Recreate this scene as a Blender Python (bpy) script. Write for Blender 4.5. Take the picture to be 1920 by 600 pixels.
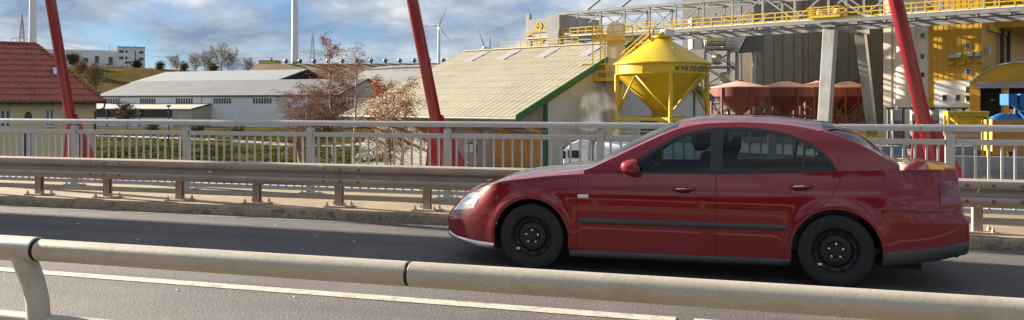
import bpy, bmesh, math, random
import numpy as np
from mathutils import Vector, Matrix, noise as mnoise
random.seed(7)
R = math.radians
scene = bpy.context.scene
for o in list(bpy.data.objects): bpy.data.objects.remove(o)
C = scene.collection

# ------------------------------------------------------------------ camera, sky, sun, exposure
F = 1536.0; HOR = 195.0; CAMH = 1.58; YAW = R(16.8)
cam_d = bpy.data.cameras.new('camera'); cam = bpy.data.objects.new('camera', cam_d); C.objects.link(cam)
cam.location = (0, 0, CAMH); cam.rotation_euler = (R(90), 0, YAW)
cam_d.sensor_width = 36; cam_d.lens = 36 * F / 1920; cam_d.shift_y = -(300 - HOR) / 1920
cam_d.clip_start = 0.05; cam_d.clip_end = 9000
scene.camera = cam
SUN_AZ = 80.0; SUN_EL = 18.5       # azimuth in degrees left of +Y (across the bridge)
w = bpy.data.worlds.new('World'); scene.world = w; w.use_nodes = True
nt = w.node_tree; nt.nodes.clear()
out = nt.nodes.new('ShaderNodeOutputWorld'); bg = nt.nodes.new('ShaderNodeBackground')
sky = nt.nodes.new('ShaderNodeTexSky'); sky.sky_type = 'NISHITA'; sky.sun_disc = False
sky.sun_elevation = R(SUN_EL); sky.sun_rotation = R(-SUN_AZ); sky.dust_density = 0.6; sky.ozone_density = 3.0
bg.inputs['Strength'].default_value = 0.055
def wn(t, **k):
    n = nt.nodes.new(t)
    for a, b in k.items(): setattr(n, a, b)
    return n
def wlink(a, b): nt.links.new(a, b)
tc = wn('ShaderNodeTexCoord'); sep = wn('ShaderNodeSeparateXYZ'); wlink(tc.outputs['Generated'], sep.inputs[0])
def wmath(op, a, b):
    n = wn('ShaderNodeMath', operation=op)
    for i, s in enumerate((a, b)):
        if isinstance(s, (int, float)): n.inputs[i].default_value = s
        elif s is not None: wlink(s, n.inputs[i])
    return n.outputs[0]
zz = wmath('MAXIMUM', sep.outputs['Z'], 0.0)
den = wmath('ADD', zz, 0.30)
cx = wmath('DIVIDE', sep.outputs['X'], den); cy = wmath('DIVIDE', sep.outputs['Y'], den)
comb = wn('ShaderNodeCombineXYZ'); wlink(cx, comb.inputs[0]); wlink(cy, comb.inputs[1]); comb.inputs[2].default_value = 3.7
n1 = wn('ShaderNodeTexNoise'); n1.inputs['Scale'].default_value = 1.9; n1.inputs['Detail'].default_value = 9; n1.inputs['Roughness'].default_value = 0.57
n1.inputs['Distortion'].default_value = 0.35
wlink(comb.outputs[0], n1.inputs['Vector'])
cov = wn('ShaderNodeValToRGB'); cov.color_ramp.elements[0].position = 0.32; cov.color_ramp.elements[1].position = 0.53
wlink(n1.outputs['Fac'], cov.inputs[0])
comb2 = wn('ShaderNodeCombineXYZ'); wlink(cx, comb2.inputs[0]); wlink(cy, comb2.inputs[1]); comb2.inputs[2].default_value = 9.1
n2 = wn('ShaderNodeTexNoise'); n2.inputs['Scale'].default_value = 2.8; n2.inputs['Detail'].default_value = 7
n2.inputs['Roughness'].default_value = 0.55
wlink(comb2.outputs[0], n2.inputs['Vector'])
crm = wn('ShaderNodeValToRGB'); e = crm.color_ramp.elements
e[0].position = 0.34; e[0].color = (1.25, 1.7, 2.45, 1); e[1].position = 0.66; e[1].color = (5.6, 5.5, 5.3, 1)
m_ = e.new(0.50); m_.color = (2.6, 3.0, 3.5, 1)
wlink(n2.outputs['Fac'], crm.inputs[0])
mixc = wn('ShaderNodeMix', data_type='RGBA'); wlink(cov.outputs[0], mixc.inputs[0]); tint = wn('ShaderNodeMix', data_type='RGBA', blend_type='MULTIPLY'); tint.inputs[0].default_value = 1.0; wlink(sky.outputs[0], tint.inputs[6]); tint.inputs[7].default_value = (0.30, 0.44, 0.66, 1)
wlink(tint.outputs[2], mixc.inputs[6]); wlink(crm.outputs[0], mixc.inputs[7])
wlink(mixc.outputs[2], bg.inputs['Color']); wlink(bg.outputs[0], out.inputs[0])
sd = bpy.data.lights.new('sun', 'SUN'); sd.energy = 5.0; sd.angle = R(0.53); sd.color = (1.0, 0.89, 0.74)
sun = bpy.data.objects.new('sun', sd); C.objects.link(sun)
sv = Vector((-math.sin(R(SUN_AZ)) * math.cos(R(SUN_EL)), math.cos(R(SUN_AZ)) * math.cos(R(SUN_EL)), math.sin(R(SUN_EL))))
sun.rotation_euler = sv.to_track_quat('Z', 'Y').to_euler(); sun.location = (-40, 10, 60)
scene.view_settings.view_transform = 'Standard'; scene.view_settings.look = 'None'
scene.view_settings.exposure = 1.85; scene.view_settings.gamma = 1

# ------------------------------------------------------------------ helpers
fw = Vector((-math.sin(YAW), math.cos(YAW), 0)); rt = Vector((math.cos(YAW), math.sin(YAW), 0))
GZ = -5.5                                                   # ground level below the bridge
def at(px, py, d):                                          # photo direction and a distance -> a point
    return Vector((0, 0, CAMH)) + fw * d + rt * (d * (px - 960) / F) + Vector((0, 0, d * (HOR - py) / F))
def on(px, d, z=GZ):
    p = at(px, HOR, d); p.z = z; return p
def hh(py, d): return CAMH + (HOR - py) / F * d             # world height of a photo row at a distance
def wallx(px, rz, c):                                      # local x on a wall through c (turned rz) for a photo column
    d = (at(px, HOR, 1) - Vector((0, 0, CAMH))); ex = Vector((math.cos(rz), math.sin(rz), 0)); nn = Vector((-math.sin(rz), math.cos(rz), 0)); c = Vector((c[0], c[1], 0))
    return (d * (c.dot(nn) / d.dot(nn)) - c).dot(ex)
def photo(p):                                               # world point -> photo column, row, distance
    q = Vector(p) - Vector((0, 0, CAMH)); d = q.dot(fw); return 960 + F * q.dot(rt) / d, HOR - F * q.z / d, d
FR = YAW - R(40)                                            # the works' own axes: x right-near, y right-away

class MB:
    def __init__(s): s.v = []; s.f = []; s.mi = []; s.cur = 0
    def add(s, vs, fs):
        n = len(s.v); s.v += [tuple(p) for p in vs]
        for f in fs: s.f.append(tuple(i + n for i in f)); s.mi.append(s.cur)
        return s
    def box(s, c, d, rz=0):
        x, y, z = (k / 2 for k in d); ca, sa = math.cos(rz), math.sin(rz)
        vs = []
        for a in (-x, x):
            for b in (-y, y):
                for g in (-z, z): vs.append((c[0] + a * ca - b * sa, c[1] + a * sa + b * ca, c[2] + g))
        return s.add(vs, [(0, 1, 3, 2), (4, 6, 7, 5), (0, 4, 5, 1), (2, 3, 7, 6), (0, 2, 6, 4), (1, 5, 7, 3)])
    def bb(s, x0, x1, y0, y1, z0, z1): return s.box(((x0 + x1) / 2, (y0 + y1) / 2, (z0 + z1) / 2), (abs(x1 - x0), abs(y1 - y0), abs(z1 - z0)))
    def bar(s, p, q, w_, h_=None):
        h_ = h_ or w_; p = Vector(p); q = Vector(q); d = (q - p).normalized()
        u = d.cross(Vector((0, 0, 1))); u = Vector((1, 0, 0)) if u.length < 1e-4 else u.normalized()
        t = u.cross(d).normalized(); vs = []
        for b in (p, q):
            for (i, j) in ((-1, -1), (1, -1), (1, 1), (-1, 1)): vs.append(b + u * (i * w_ / 2) + t * (j * h_ / 2))
        return s.add(vs, [(0, 1, 2, 3), (7, 6, 5, 4), (0, 4, 5, 1), (1, 5, 6, 2), (2, 6, 7, 3), (3, 7, 4, 0)])
    def tube(s, pts, r, n=8, cap=True):
        pts = [Vector(p) for p in pts]; k = len(pts)
        rr = r if isinstance(r, (list, tuple)) else [r] * k
        vs = []; fs = []; u = None
        for i, p in enumerate(pts):
            d = (pts[min(i + 1, k - 1)] - pts[max(i - 1, 0)]).normalized()
            if u is None:
                u = d.cross(Vector((0, 0, 1)))
                if u.length < 1e-3: u = d.cross(Vector((1, 0, 0)))
            u = (u - d * u.dot(d)).normalized(); t = d.cross(u)
            for j in range(n):
                a = 2 * math.pi * j / n; vs.append(p + (u * math.cos(a) + t * math.sin(a)) * rr[i])
        for i in range(k - 1):
            for j in range(n): fs.append((i * n + j, i * n + (j + 1) % n, (i + 1) * n + (j + 1) % n, (i + 1) * n + j))
        if cap: fs.append(tuple(range(n - 1, -1, -1))); fs.append(tuple((k - 1) * n + j for j in range(n)))
        return s.add(vs, fs)
    def lathe(s, prof, n=24, c=(0, 0, 0), axis='z', a0=0, a1=2 * math.pi):
        full = abs(a1 - a0 - 2 * math.pi) < 1e-6; m = n if full else n + 1; vs = []; fs = []
        for (r, z) in prof:
            for j in range(m):
                a = a0 + (a1 - a0) * j / n; p = (r * math.cos(a), r * math.sin(a), z)
                if axis == 'y': p = (p[0], p[2], p[1])
                if axis == 'x': p = (p[2], p[0], p[1])
                vs.append((c[0] + p[0], c[1] + p[1], c[2] + p[2]))
        for i in range(len(prof) - 1):
            for j in range(n):
                k = (j + 1) % m; fs.append((i * m + j, i * m + k, (i + 1) * m + k, (i + 1) * m + j))
        return s.add(vs, fs)
    def prism(s, poly, d, ax='y', o=0):                     # poly in the plane across axis ax, from o to o+d
        n = len(poly); vs = []
        for k in (o, o + d):
            for (a, b) in poly: vs.append({'y': (a, k, b), 'x': (k, a, b), 'z': (a, b, k)}[ax])
        fs = [tuple(range(n - 1, -1, -1)), tuple(range(n, 2 * n))] + [(i, (i + 1) % n, (i + 1) % n + n, i + n) for i in range(n)]
        return s.add(vs, fs)
    def grid(s, P):                                         # P: rows of points
        r = len(P); c = len(P[0]); vs = [p for row in P for p in row]
        return s.add(vs, [(i * c + j, i * c + j + 1, (i + 1) * c + j + 1, (i + 1) * c + j) for i in range(r - 1) for j in range(c - 1)])
    def mesh(s, name, mats, smooth=False):
        me = bpy.data.meshes.new(name); me.from_pydata(s.v, [], s.f)
        for m in (mats if isinstance(mats, (list, tuple)) else [mats]): me.materials.append(m)
        if max(s.mi or [0]) > 0: me.polygons.foreach_set('material_index', s.mi)
        bm = bmesh.new(); bm.from_mesh(me); bmesh.ops.recalc_face_normals(bm, faces=bm.faces); bm.to_mesh(me); bm.free()
        if smooth:
            for p in me.polygons: p.use_smooth = True
            if smooth is not True: me.set_sharp_from_angle(angle=R(smooth))
        me.update(); return me
    def build(s, name, mat, parent=None, smooth=False, bevel=0, **kw):
        o = bpy.data.objects.new(name, s.mesh(name, mat, smooth)); C.objects.link(o)
        if parent: o.parent = parent
        if bevel:
            b = o.modifiers.new('bevel', 'BEVEL'); b.width = bevel; b.segments = 2; b.limit_method = 'ANGLE'
        for k, v in kw.items(): o[k] = v
        return o
def inst(src, parent=None, loc=None, rz=None):
    c = src.copy(); C.objects.link(c)
    if parent: c.parent = parent
    if loc is not None: c.location = loc
    if rz is not None: c.rotation_euler = (0, 0, rz)
    return c
def thing(name, label, cat, loc=(0, 0, 0), rz=0, group=None):
    o = bpy.data.objects.new(name, None); C.objects.link(o); o.location = loc; o.rotation_euler = (0, 0, rz)
    o.empty_display_size = 0.3; o['label'] = label; o['category'] = cat
    if group: o['group'] = group
    return o
def tag(o, label, cat, group=None):
    o['label'] = label; o['category'] = cat
    if group: o['group'] = group
    return o
def struct(o): o['kind'] = 'structure'; return o

def mat(name, col, rough=0.6, metal=0.0, var=0.12, sc=3.0, fine=0.06, fsc=60.0, bump=0.0, bsc=80.0, coat=0.0, dirt=None, dsc=0.8, dpos=(0.5, 0.7), wave=None, spec=0.5, stretch=None):
    m = bpy.data.materials.new(name); m.use_nodes = True; t = m.node_tree; b = t.nodes['Principled BSDF']
    L = t.links.new; N = t.nodes.new
    geo = N('ShaderNodeNewGeometry'); pos = geo.outputs['Position']
    def mixer(kind, f, a, c):
        x = N('ShaderNodeMix'); x.data_type = 'RGBA'; x.blend_type = kind
        if isinstance(f, float): x.inputs[0].default_value = f
        else: L(f, x.inputs[0])
        for i, s in ((6, a), (7, c)):
            if isinstance(s, tuple): x.inputs[i].default_value = s
            else: L(s, x.inputs[i])
        return x.outputs[2]
    def nz(scale, det=4, ro=0.6):
        n = N('ShaderNodeTexNoise'); n.inputs['Scale'].default_value = scale; n.inputs['Detail'].default_value = det; n.inputs['Roughness'].default_value = ro
        L(pos, n.inputs['Vector']); return n.outputs['Fac']
    def ramp(f, lo, hi, a=(0, 0, 0, 1), c=(1, 1, 1, 1)):
        r = N('ShaderNodeValToRGB'); r.color_ramp.elements[0].position = lo; r.color_ramp.elements[1].position = hi
        r.color_ramp.elements[0].color = a; r.color_ramp.elements[1].color = c; L(f, r.inputs[0]); return r.outputs[0]
    lo = tuple(max(0, c * (1 - var)) for c in col) + (1,); hi = tuple(min(1, c * (1 + var)) for c in col) + (1,)
    cc = mixer('MIX', ramp(nz(sc), 0.3, 0.7), lo, hi)
    if fine: 
        g0 = 1 - fine * 2; g1 = 1 + fine * 1.5
        cc = mixer('MULTIPLY', 1.0, cc, ramp(nz(fsc, 2), 0.3, 0.7, (g0, g0, g0, 1), (g1, g1, g1, 1)))
    if dirt: cc = mixer('MIX', ramp(nz(dsc, 6, 0.65), dpos[0], dpos[1], (0, 0, 0, 1), (0.75, 0.75, 0.75, 1)), cc, tuple(dirt) + (1,))
    if stretch:                                             # long worn streaks along the travel direction
        mp2 = N('ShaderNodeMapping'); mp2.inputs['Scale'].default_value = stretch[0]; L(pos, mp2.inputs[0]); n2_ = N('ShaderNodeTexNoise'); n2_.inputs['Scale'].default_value = 1.0; n2_.inputs['Detail'].default_value = 5; L(mp2.outputs[0], n2_.inputs['Vector'])
        cc = mixer('MIX', ramp(n2_.outputs['Fac'], stretch[2], stretch[3], (0, 0, 0, 1), (0.8, 0.8, 0.8, 1)), cc, tuple(stretch[1]) + (1,))
    L(cc, b.inputs['Base Color'])
    b.inputs['Roughness'].default_value = rough; b.inputs['Metallic'].default_value = metal
    b.inputs['Specular IOR Level'].default_value = spec
    if coat: b.inputs['Coat Weight'].default_value = coat; b.inputs['Coat Roughness'].default_value = 0.04
    hgt = None
    if wave:                                                # corrugated sheet: (scale, rotation about z, strength)
        tcn = N('ShaderNodeTexCoord'); mp = N('ShaderNodeMapping'); mp.inputs['Rotation'].default_value = (0, 0, wave[1])
        L(tcn.outputs['Object'], mp.inputs[0]); wv = N('ShaderNodeTexWave'); wv.inputs['Scale'].default_value = wave[0]
        L(mp.outputs[0], wv.inputs['Vector']); hgt = wv.outputs['Fac']; st = wave[2]; di = 0.05
    if bump and not wave: hgt = nz(bsc, 5, 0.7); st = bump; di = 0.02
    if hgt is not None:
        bp = N('ShaderNodeBump'); bp.inputs['Strength'].default_value = st; bp.inputs['Distance'].default_value = di
        L(hgt, bp.inputs['Height']); L(bp.outputs[0], b.inputs['Normal'])
    return m
def glassmat(name, tint, refl=0.10, rough=0.02):
    m = bpy.data.materials.new(name); m.use_nodes = True; t = m.node_tree; t.nodes.clear(); L = t.links.new; N = t.nodes.new
    o = N('ShaderNodeOutputMaterial'); tr = N('ShaderNodeBsdfTransparent'); tr.inputs[0].default_value = tuple(tint) + (1,)
    gl = N('ShaderNodeBsdfGlossy'); gl.inputs['Roughness'].default_value = rough
    fr = N('ShaderNodeFresnel'); fr.inputs[0].default_value = 1.5
    mx = N('ShaderNodeMixShader'); L(fr.outputs[0], mx.inputs[0]); L(tr.outputs[0], mx.inputs[1]); L(gl.outputs[0], mx.inputs[2]); L(mx.outputs[0], o.inputs[0]); return m

# materials -------------------------------------------------------------------------------
asphalt = mat('asphalt', (0.12, 0.108, 0.103), 0.75, var=0.12, sc=0.9, fine=0.42, fsc=52, bump=0.9, bsc=55, dirt=(0.15, 0.135, 0.125), dsc=1.3, dpos=(0.48, 0.75), stretch=((.12, 2.2, 1), (.062, .058, .058), .46, .72))
gravelly = mat('gutter_grit', (0.20, 0.18, 0.16), 0.9, var=0.2, sc=9, fine=0.35, fsc=70, bump=0.8, bsc=60)
paintline = mat('road_paint', (0.52, 0.475, 0.40), 0.6, var=0.08, sc=6, fine=0.16, fsc=55, bump=0.3, bsc=60, dirt=(0.25, 0.22, 0.2), dsc=9, dpos=(0.49, 0.66))
slabcon = mat('pavement_concrete', (0.27, 0.205, 0.125), 0.85, var=0.16, sc=1.6, fine=0.12, fsc=80, bump=0.3, bsc=60, dirt=(0.16, 0.13, 0.09), dsc=2.2, dpos=(0.5, 0.75), stretch=((.5, 1.2, 1), (.22, .17, .11), .5, .75))
kerbcon = mat('kerb_concrete', (0.33, 0.27, 0.18), 0.85, var=0.2, sc=5, fine=0.2, fsc=60, bump=0.4, bsc=50, dirt=(0.08, 0.07, 0.05), dsc=7, dpos=(0.5, 0.66))
galv = mat('galvanised_rail', (0.49, 0.49, 0.475), 0.45, 0.15, var=0.06, sc=4, fine=0.05, fsc=90)
brownsteel = mat('weathered_guardrail_steel', (0.41, 0.325, 0.255), 0.5, 0.15, var=0.10, sc=2, fine=0.06, fsc=70, dirt=(0.26, 0.19, 0.14), dsc=1.6, dpos=(0.5, 0.8))
boltm = mat('bolt_steel', (0.2, 0.16, 0.13), 0.45, 0.6)
pipem = mat('old_painted_pipe', (0.46, 0.41, 0.335), 0.5, 0.05, var=0.07, sc=5, fine=0.06, fsc=120, dirt=(0.30, 0.25, 0.19), dsc=5, dpos=(0.5, 0.75), bump=0.08, bsc=40, stretch=((1.4, 16, 16), (.34, .28, .21), .56, .78))
redsteel = mat('red_painted_steel', (0.27, 0.016, 0.028), 0.32, var=0.06, sc=1, fine=0.03, coat=0.3)
edgem = mat('deck_edge_metal', (0.6, 0.6, 0.6), 0.35, 0.4)
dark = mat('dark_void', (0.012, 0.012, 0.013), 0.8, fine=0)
rubber = mat('tyre_rubber', (0.016, 0.016, 0.017), 0.75, var=0.2, sc=8)
concrete = mat('concrete', (0.36, 0.34, 0.30), 0.85, var=0.12, sc=0.6, fine=0.08, fsc=20, bump=0.2, bsc=12, dirt=(0.22, 0.2, 0.17), dsc=0.5)
yellow = mat('yellow_paint', (0.60, 0.40, 0.014), 0.42, var=0.08, sc=0.7, fine=0.03, dirt=(0.48, 0.31, 0.02), dsc=0.9, dpos=(0.55, 0.8), stretch=((1.6, 1.6, .14), (.42, .265, .022), .56, .82))
yellowwall = mat('yellow_cladding', (0.50, 0.27, 0.015), 0.6, var=0.06, sc=0.2, fine=0.03, fsc=10)
craneg = mat('crane_grey', (0.25, 0.255, 0.25), 0.5, 0.1, var=0.1, sc=0.4, fine=0.04, fsc=10, dirt=(0.16, 0.15, 0.135), dsc=0.6, dpos=(0.5, 0.8), stretch=((1.2, 1.2, .12), (.15, .13, .11), .55, .8))
whitew = mat('white_render', (0.68, 0.68, 0.67), 0.8, var=0.05, sc=0.3, fine=0.03, fsc=10)
glassd = mat('dark_window', (0.03, 0.035, 0.045), 0.08, fine=0, spec=0.8)

# ------------------------------------------------------------------ ground, water, hill
def prof_h(z):
    t = min(1, max(0, (z - 330) / 140)); t = t * t * (3 - 2 * t); return t
def gheight(X, Y):
    d = X * fw.x + Y * fw.y; lat = X * rt.x + Y * rt.y
    if d < 60: return GZ
    u = lat / d * F + 960
    n = mnoise.noise(Vector((X * .012, Y * .012, 0))) * 1.2 * min(1, max(0, (d - 240) / 120))
    top = 26.0 - 3.0 * min(1, max(0, (u - 300) / 300)) + 7.0 * min(1, max(0, (u - 560) / 180))
    top *= 1 - .85 * min(1, max(0, (u - 850) / 250))
    return GZ + (top + n * 2) * prof_h(d) + n * .3 * (1 if d > 300 else 0)
ax_ = sorted(set(list(np.linspace(-900, 10, 80)) + [10.01] + list(np.linspace(20, 700, 30)) + [-3000, -1800, 1200, 2500, 5000]))
ay_ = sorted(set([-3000, -900, -300, -100, 0, 13, 40, 80, 121.99, 122] + list(np.linspace(130, 620, 80)) + [700, 900, 1300, 2200, 5000]))
def gpt(X, Y):
    if X > 10.005 and Y < 121.995: return (X, Y, -9.5)
    return (X, Y, gheight(X, Y))
g = MB().grid([[gpt(X, Y) for X in ax_] for Y in ay_])
def ground_material():
    m = mat('dry_grass_ground', (0.115, 0.082, 0.034), 0.95, var=0.35, sc=0.05, fine=0.25, fsc=2.0, bump=0.6, bsc=1.2, dirt=(0.05, 0.055, 0.016), dsc=0.045, dpos=(0.46, 0.62), spec=0); return m
groundm = ground_material()
struct(g.build('ground', groundm, smooth=True))
yardm = mat('yard_paving', (0.27, 0.25, 0.22), 0.9, var=0.15, sc=0.3, fine=0.1, fsc=4, dirt=(0.18, 0.16, 0.14), dsc=0.2, spec=0.1)
# paved yard round the works and the quay
pts = [on(640, 74), on(1180, 60), Vector((9.98, 60, 0)), Vector((9.98, 122.2, 0)), Vector((160, 122.2, 0)), Vector((190, 320, 0)), on(900, 300), on(690, 190)]
yd = MB().add([(p.x, p.y, GZ + .02) for p in pts], [tuple(range(len(pts)))])
struct(yd.build('yard', yardm))
vg = [on(-400, 40), on(700, 40), on(640, 80), on(688, 190), on(700, 238), on(-60, 238)]
struct(MB().add([(p.x, p.y, GZ + .012) for p in vg], [tuple(range(6))]).build('grass_verge', mat('green_verge_grass', (.062, .060, .022), .95, var=.3, sc=.3, fine=.25, fsc=3, bump=.5, bsc=3, dirt=(.085, .058, .018), dsc=.12, dpos=(.45, .62), spec=0)))
watm = bpy.data.materials.new('river_water'); watm.use_nodes = True
b = watm.node_tree.nodes['Principled BSDF']; b.inputs['Base Color'].default_value = (0.03, 0.035, 0.03, 1); b.inputs['Roughness'].default_value = 0.06
tn = watm.node_tree.nodes.new('ShaderNodeTexNoise'); tn.inputs['Scale'].default_value = 0.9; tn.inputs['Detail'].default_value = 4
gn = watm.node_tree.nodes.new('ShaderNodeNewGeometry'); watm.node_tree.links.new(gn.outputs['Position'], tn.inputs['Vector'])
bn = watm.node_tree.nodes.new('ShaderNodeBump'); bn.inputs['Strength'].default_value = 0.5; bn.inputs['Distance'].default_value = 0.3
watm.node_tree.links.new(tn.outputs['Fac'], bn.inputs['Height']); watm.node_tree.links.new(bn.outputs[0], b.inputs['Normal'])
struct(MB().add([(9.6, -900, -7.3), (1200, -900, -7.3), (1200, 122.3, -7.3), (9.6, 122.3, -7.3)], [(0, 1, 2, 3)]).build('river', watm))
q = MB().bb(10.0, 400, 121.6, 122.4, -9.5, GZ + .12); q.bb(9.6, 10.4, 30, 121.59, -9.5, GZ + .12)
struct(q.build('quay_wall', concrete))
# path seen through the railing
pm = mat('path_gravel', (0.22, 0.21, 0.20), 0.95, var=0.1, sc=0.5, fine=0.1, fsc=6)
def strip(name, pl, wd, z, m):
    P = []
    for i, p in enumerate(pl):
        d = (pl[min(i + 1, len(pl) - 1)] - pl[max(i - 1, 0)]); n = Vector((-d.y, d.x, 0)).normalized() * wd / 2
        P.append([(p.x - n.x, p.y - n.y, z), (p.x + n.x, p.y + n.y, z)])
    return struct(MB().grid(P).build(name, m))
strip('path', [on(100, 190), on(250, 178), on(420, 160), on(560, 140), on(640, 138), on(700, 150), on(760, 150)], 5, GZ + .03, pm)
strip('access_road', [on(120, 222), on(300, 214), on(480, 206), on(640, 196), on(760, 190)], 7, GZ + .035, pm)

# ------------------------------------------------------------------ bridge deck
XL, XR = -60, 45
struct(MB().bb(XL, XR, -4, 12.6, -0.9, -0.02).build('bridge_deck', concrete))
struct(MB().add([(XL, 2.6, 0), (XR, 2.6, 0), (XR, 10.4, 0), (XL, 10.4, 0)], [(0, 1, 2, 3)]).build('road', asphalt))
gr = MB()
xs = np.linspace(-30, 20, 400)
gr.grid([[(x, 9.80 + .07 * mnoise.noise(Vector((x * 1.7, 0, 0))) + .035 * mnoise.noise(Vector((x * 7, 3, 0))), .004) for x in xs], [(x, 9.98, .012) for x in xs]])
struct(gr.build('gutter_grit', gravelly))
KY = 9.94
struct(MB().bb(XL, XR, KY, KY + .16, -.02, .125).build('kerb', kerbcon, bevel=.018))
struct(MB().bb(XL, XR, KY + .162, 12.25, -.02, .12).build('pavement', slabcon))
struct(MB().bb(XL, XR, 12.25, 12.55, -.5, .17).build('deck_edge', edgem))
struct(MB().bb(XL, XR, 2.42, 2.6, -.02, .12).build('near_kerb', kerbcon, bevel=.015))
struct(MB().bb(XL, XR, -3.9, 2.418, -.02, .115).build('near_pavement', slabcon))
ln = MB()
def lane(x0, x1, y0=6.0, y1=6.15):
    n = int((x1 - x0) / .06) + 1; xs = np.linspace(x0, x1, n)
    j = lambda x, s: .006 * mnoise.noise(Vector((x * 9, s, 0))) + .004 * mnoise.noise(Vector((x * 31, s, 2)))
    ln.grid([[(x, y0 + j(x, 1), .005) for x in xs], [(x, y1 + j(x, 7), .005) for x in xs]])
lane(-24, -.585); lane(-.46, 12)
struct(ln.build('lane_marking', paintline))

# ------------------------------------------------------------------ far railing
YR = 11.85; PX = [-4.62 + 2.395 * k - (.19 if k >= 3 else 0) for k in range(-7, 8)]
rail = thing('bridge_railing', 'grey galvanised pedestrian railing with square balusters along the far bridge edge', 'railing', (0, YR, .12))
zt = 1.19
hr = MB()
for k in range(-7, 8, 2):                                   # handrail lengths butt with a 6 mm gap
    x0 = PX[k + 7] - .35; x1 = (PX[k + 9] if k + 9 < 15 else PX[14] + 2) - .356
    o = MB().prism([(-.055, zt - .085), (.055, zt - .085), (.055, zt - .03), (.035, zt), (-.035, zt), (-.055, zt - .03)], x1 - x0, 'x', x0).build('handrail', galv, rail, bevel=.006)
pmesh = MB().box((0, 0, .545), (.105, .09, 1.05)).mesh('post', galv)
plate = MB().box((0, 0, .012), (.30, .22, .024)); 
for a in (-.11, .11):
    for c_ in (-.075, .075): plate.lathe([(0, .06), (.016, .06), (.016, .024)], 6, (a, c_, 0))
plm = plate.mesh('base_plate', galv)
brm = MB().box((0, 0, zt - .105), (.05, .05, .04)).mesh('bracket', galv)
bal = MB().box((0, 0, .515), (.029, .02, .83)).mesh('baluster', galv)
for i, x in enumerate(PX):
    p = bpy.data.objects.new('post', pmesh); C.objects.link(p); p.parent = rail; p.location = (x, 0, 0)
    for nm, me in (('base_plate', plm), ('bracket', brm)):
        q = bpy.data.objects.new(nm, me); C.objects.link(q); q.parent = p
    if i + 1 < len(PX):
        MB().bb(x + .062, PX[i + 1] - .062, -.03, .03, .93, 1.0).build('top_rail', galv, rail, bevel=.004)
        MB().bb(x + .062, PX[i + 1] - .062, -.025, .025, .06, .11).build('bottom_rail', galv, rail)
        if -18 < x < 8:
            for k in range(15):
                o = bpy.data.objects.new('baluster', bal); C.objects.link(o); o.parent = rail; o.location = (x + (k + 1) * (PX[i + 1] - x) / 16, 0, 0)

# ------------------------------------------------------------------ guardrail
YG = 10.42; S = 1.345; GX = [-4.36 + S * k for k in range(-13, 12)]
gd = thing('guardrail', 'brown weathered steel crash barrier along the kerb behind the car', 'guardrail', (0, YG, .12))
prof = [(0.0, .30), (-.012, .315), (-.075, .345), (-.083, .36), (-.083, .40), (-.075, .415), (-.015, .435), (-.008, .45), (-.008, .475), (-.015, .49), (-.075, .512), (-.083, .525), (-.083, .585), (-.075, .60), (-.02, .618), (0.0, .622)]
full = prof + [(y + .006, z) for (y, z) in reversed(prof)]
for k in range(0, 24, 3):
    x0 = GX[k] - .02; x1 = x0 + 3 * S + (-.004)
    bm_ = MB().prism([(y - .12, z) for y, z in full], x1 - x0, 'x', x0).build('beam', brownsteel, gd, smooth=40)
    for bx_ in (x0 + .14, x0 + .42, x1 - .12):
        for bz in (.38, .555): MB().lathe([(0, -.217), (.013, -.215), (.02, -.205), (.02, -.19)], 10, (bx_, 0, bz), 'y').build('bolt', boltm, bm_, smooth=40)
pst = MB().prism([(-.05, -.045), (.05, -.045), (.05, -.03), (-.035, -.03), (-.035, .03), (.05, .03), (.05, .045), (-.05, .045)], .46, 'z', .02).mesh('post', brownsteel)
bp = MB().box((0, 0, .011), (.36, .26, .022)); 
for a in (-.14, .14):
    for c_ in (-.095, .095): bp.lathe([(0, .075), (.012, .075), (.012, .05), (.022, .05), (.022, .022)], 6, (a, c_, 0))
bpm = bp.mesh('base_plate', brownsteel)
spm = MB().prism([(-.09, .33), (-.02, .36), (.04, .36), (.04, .50), (-.02, .50), (-.09, .46)], .08, 'x', -.04).mesh('spacer', brownsteel)
for x in GX:
    p = bpy.data.objects.new('post', pst); C.objects.link(p); p.parent = gd; p.location = (x, 0, 0)
    for nm, me in (('base_plate', bpm), ('spacer', spm)):
        q = bpy.data.objects.new(nm, me); C.objects.link(q); q.parent = p
refl = mat('reflector', (0.8, 0.78, 0.72), 0.2)
for x in (-7.75, -4.36 + .95, 1.9):
    MB().box((x, -.140, .462), (.07, .012, .022)).build('reflector', refl, gd)

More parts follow.
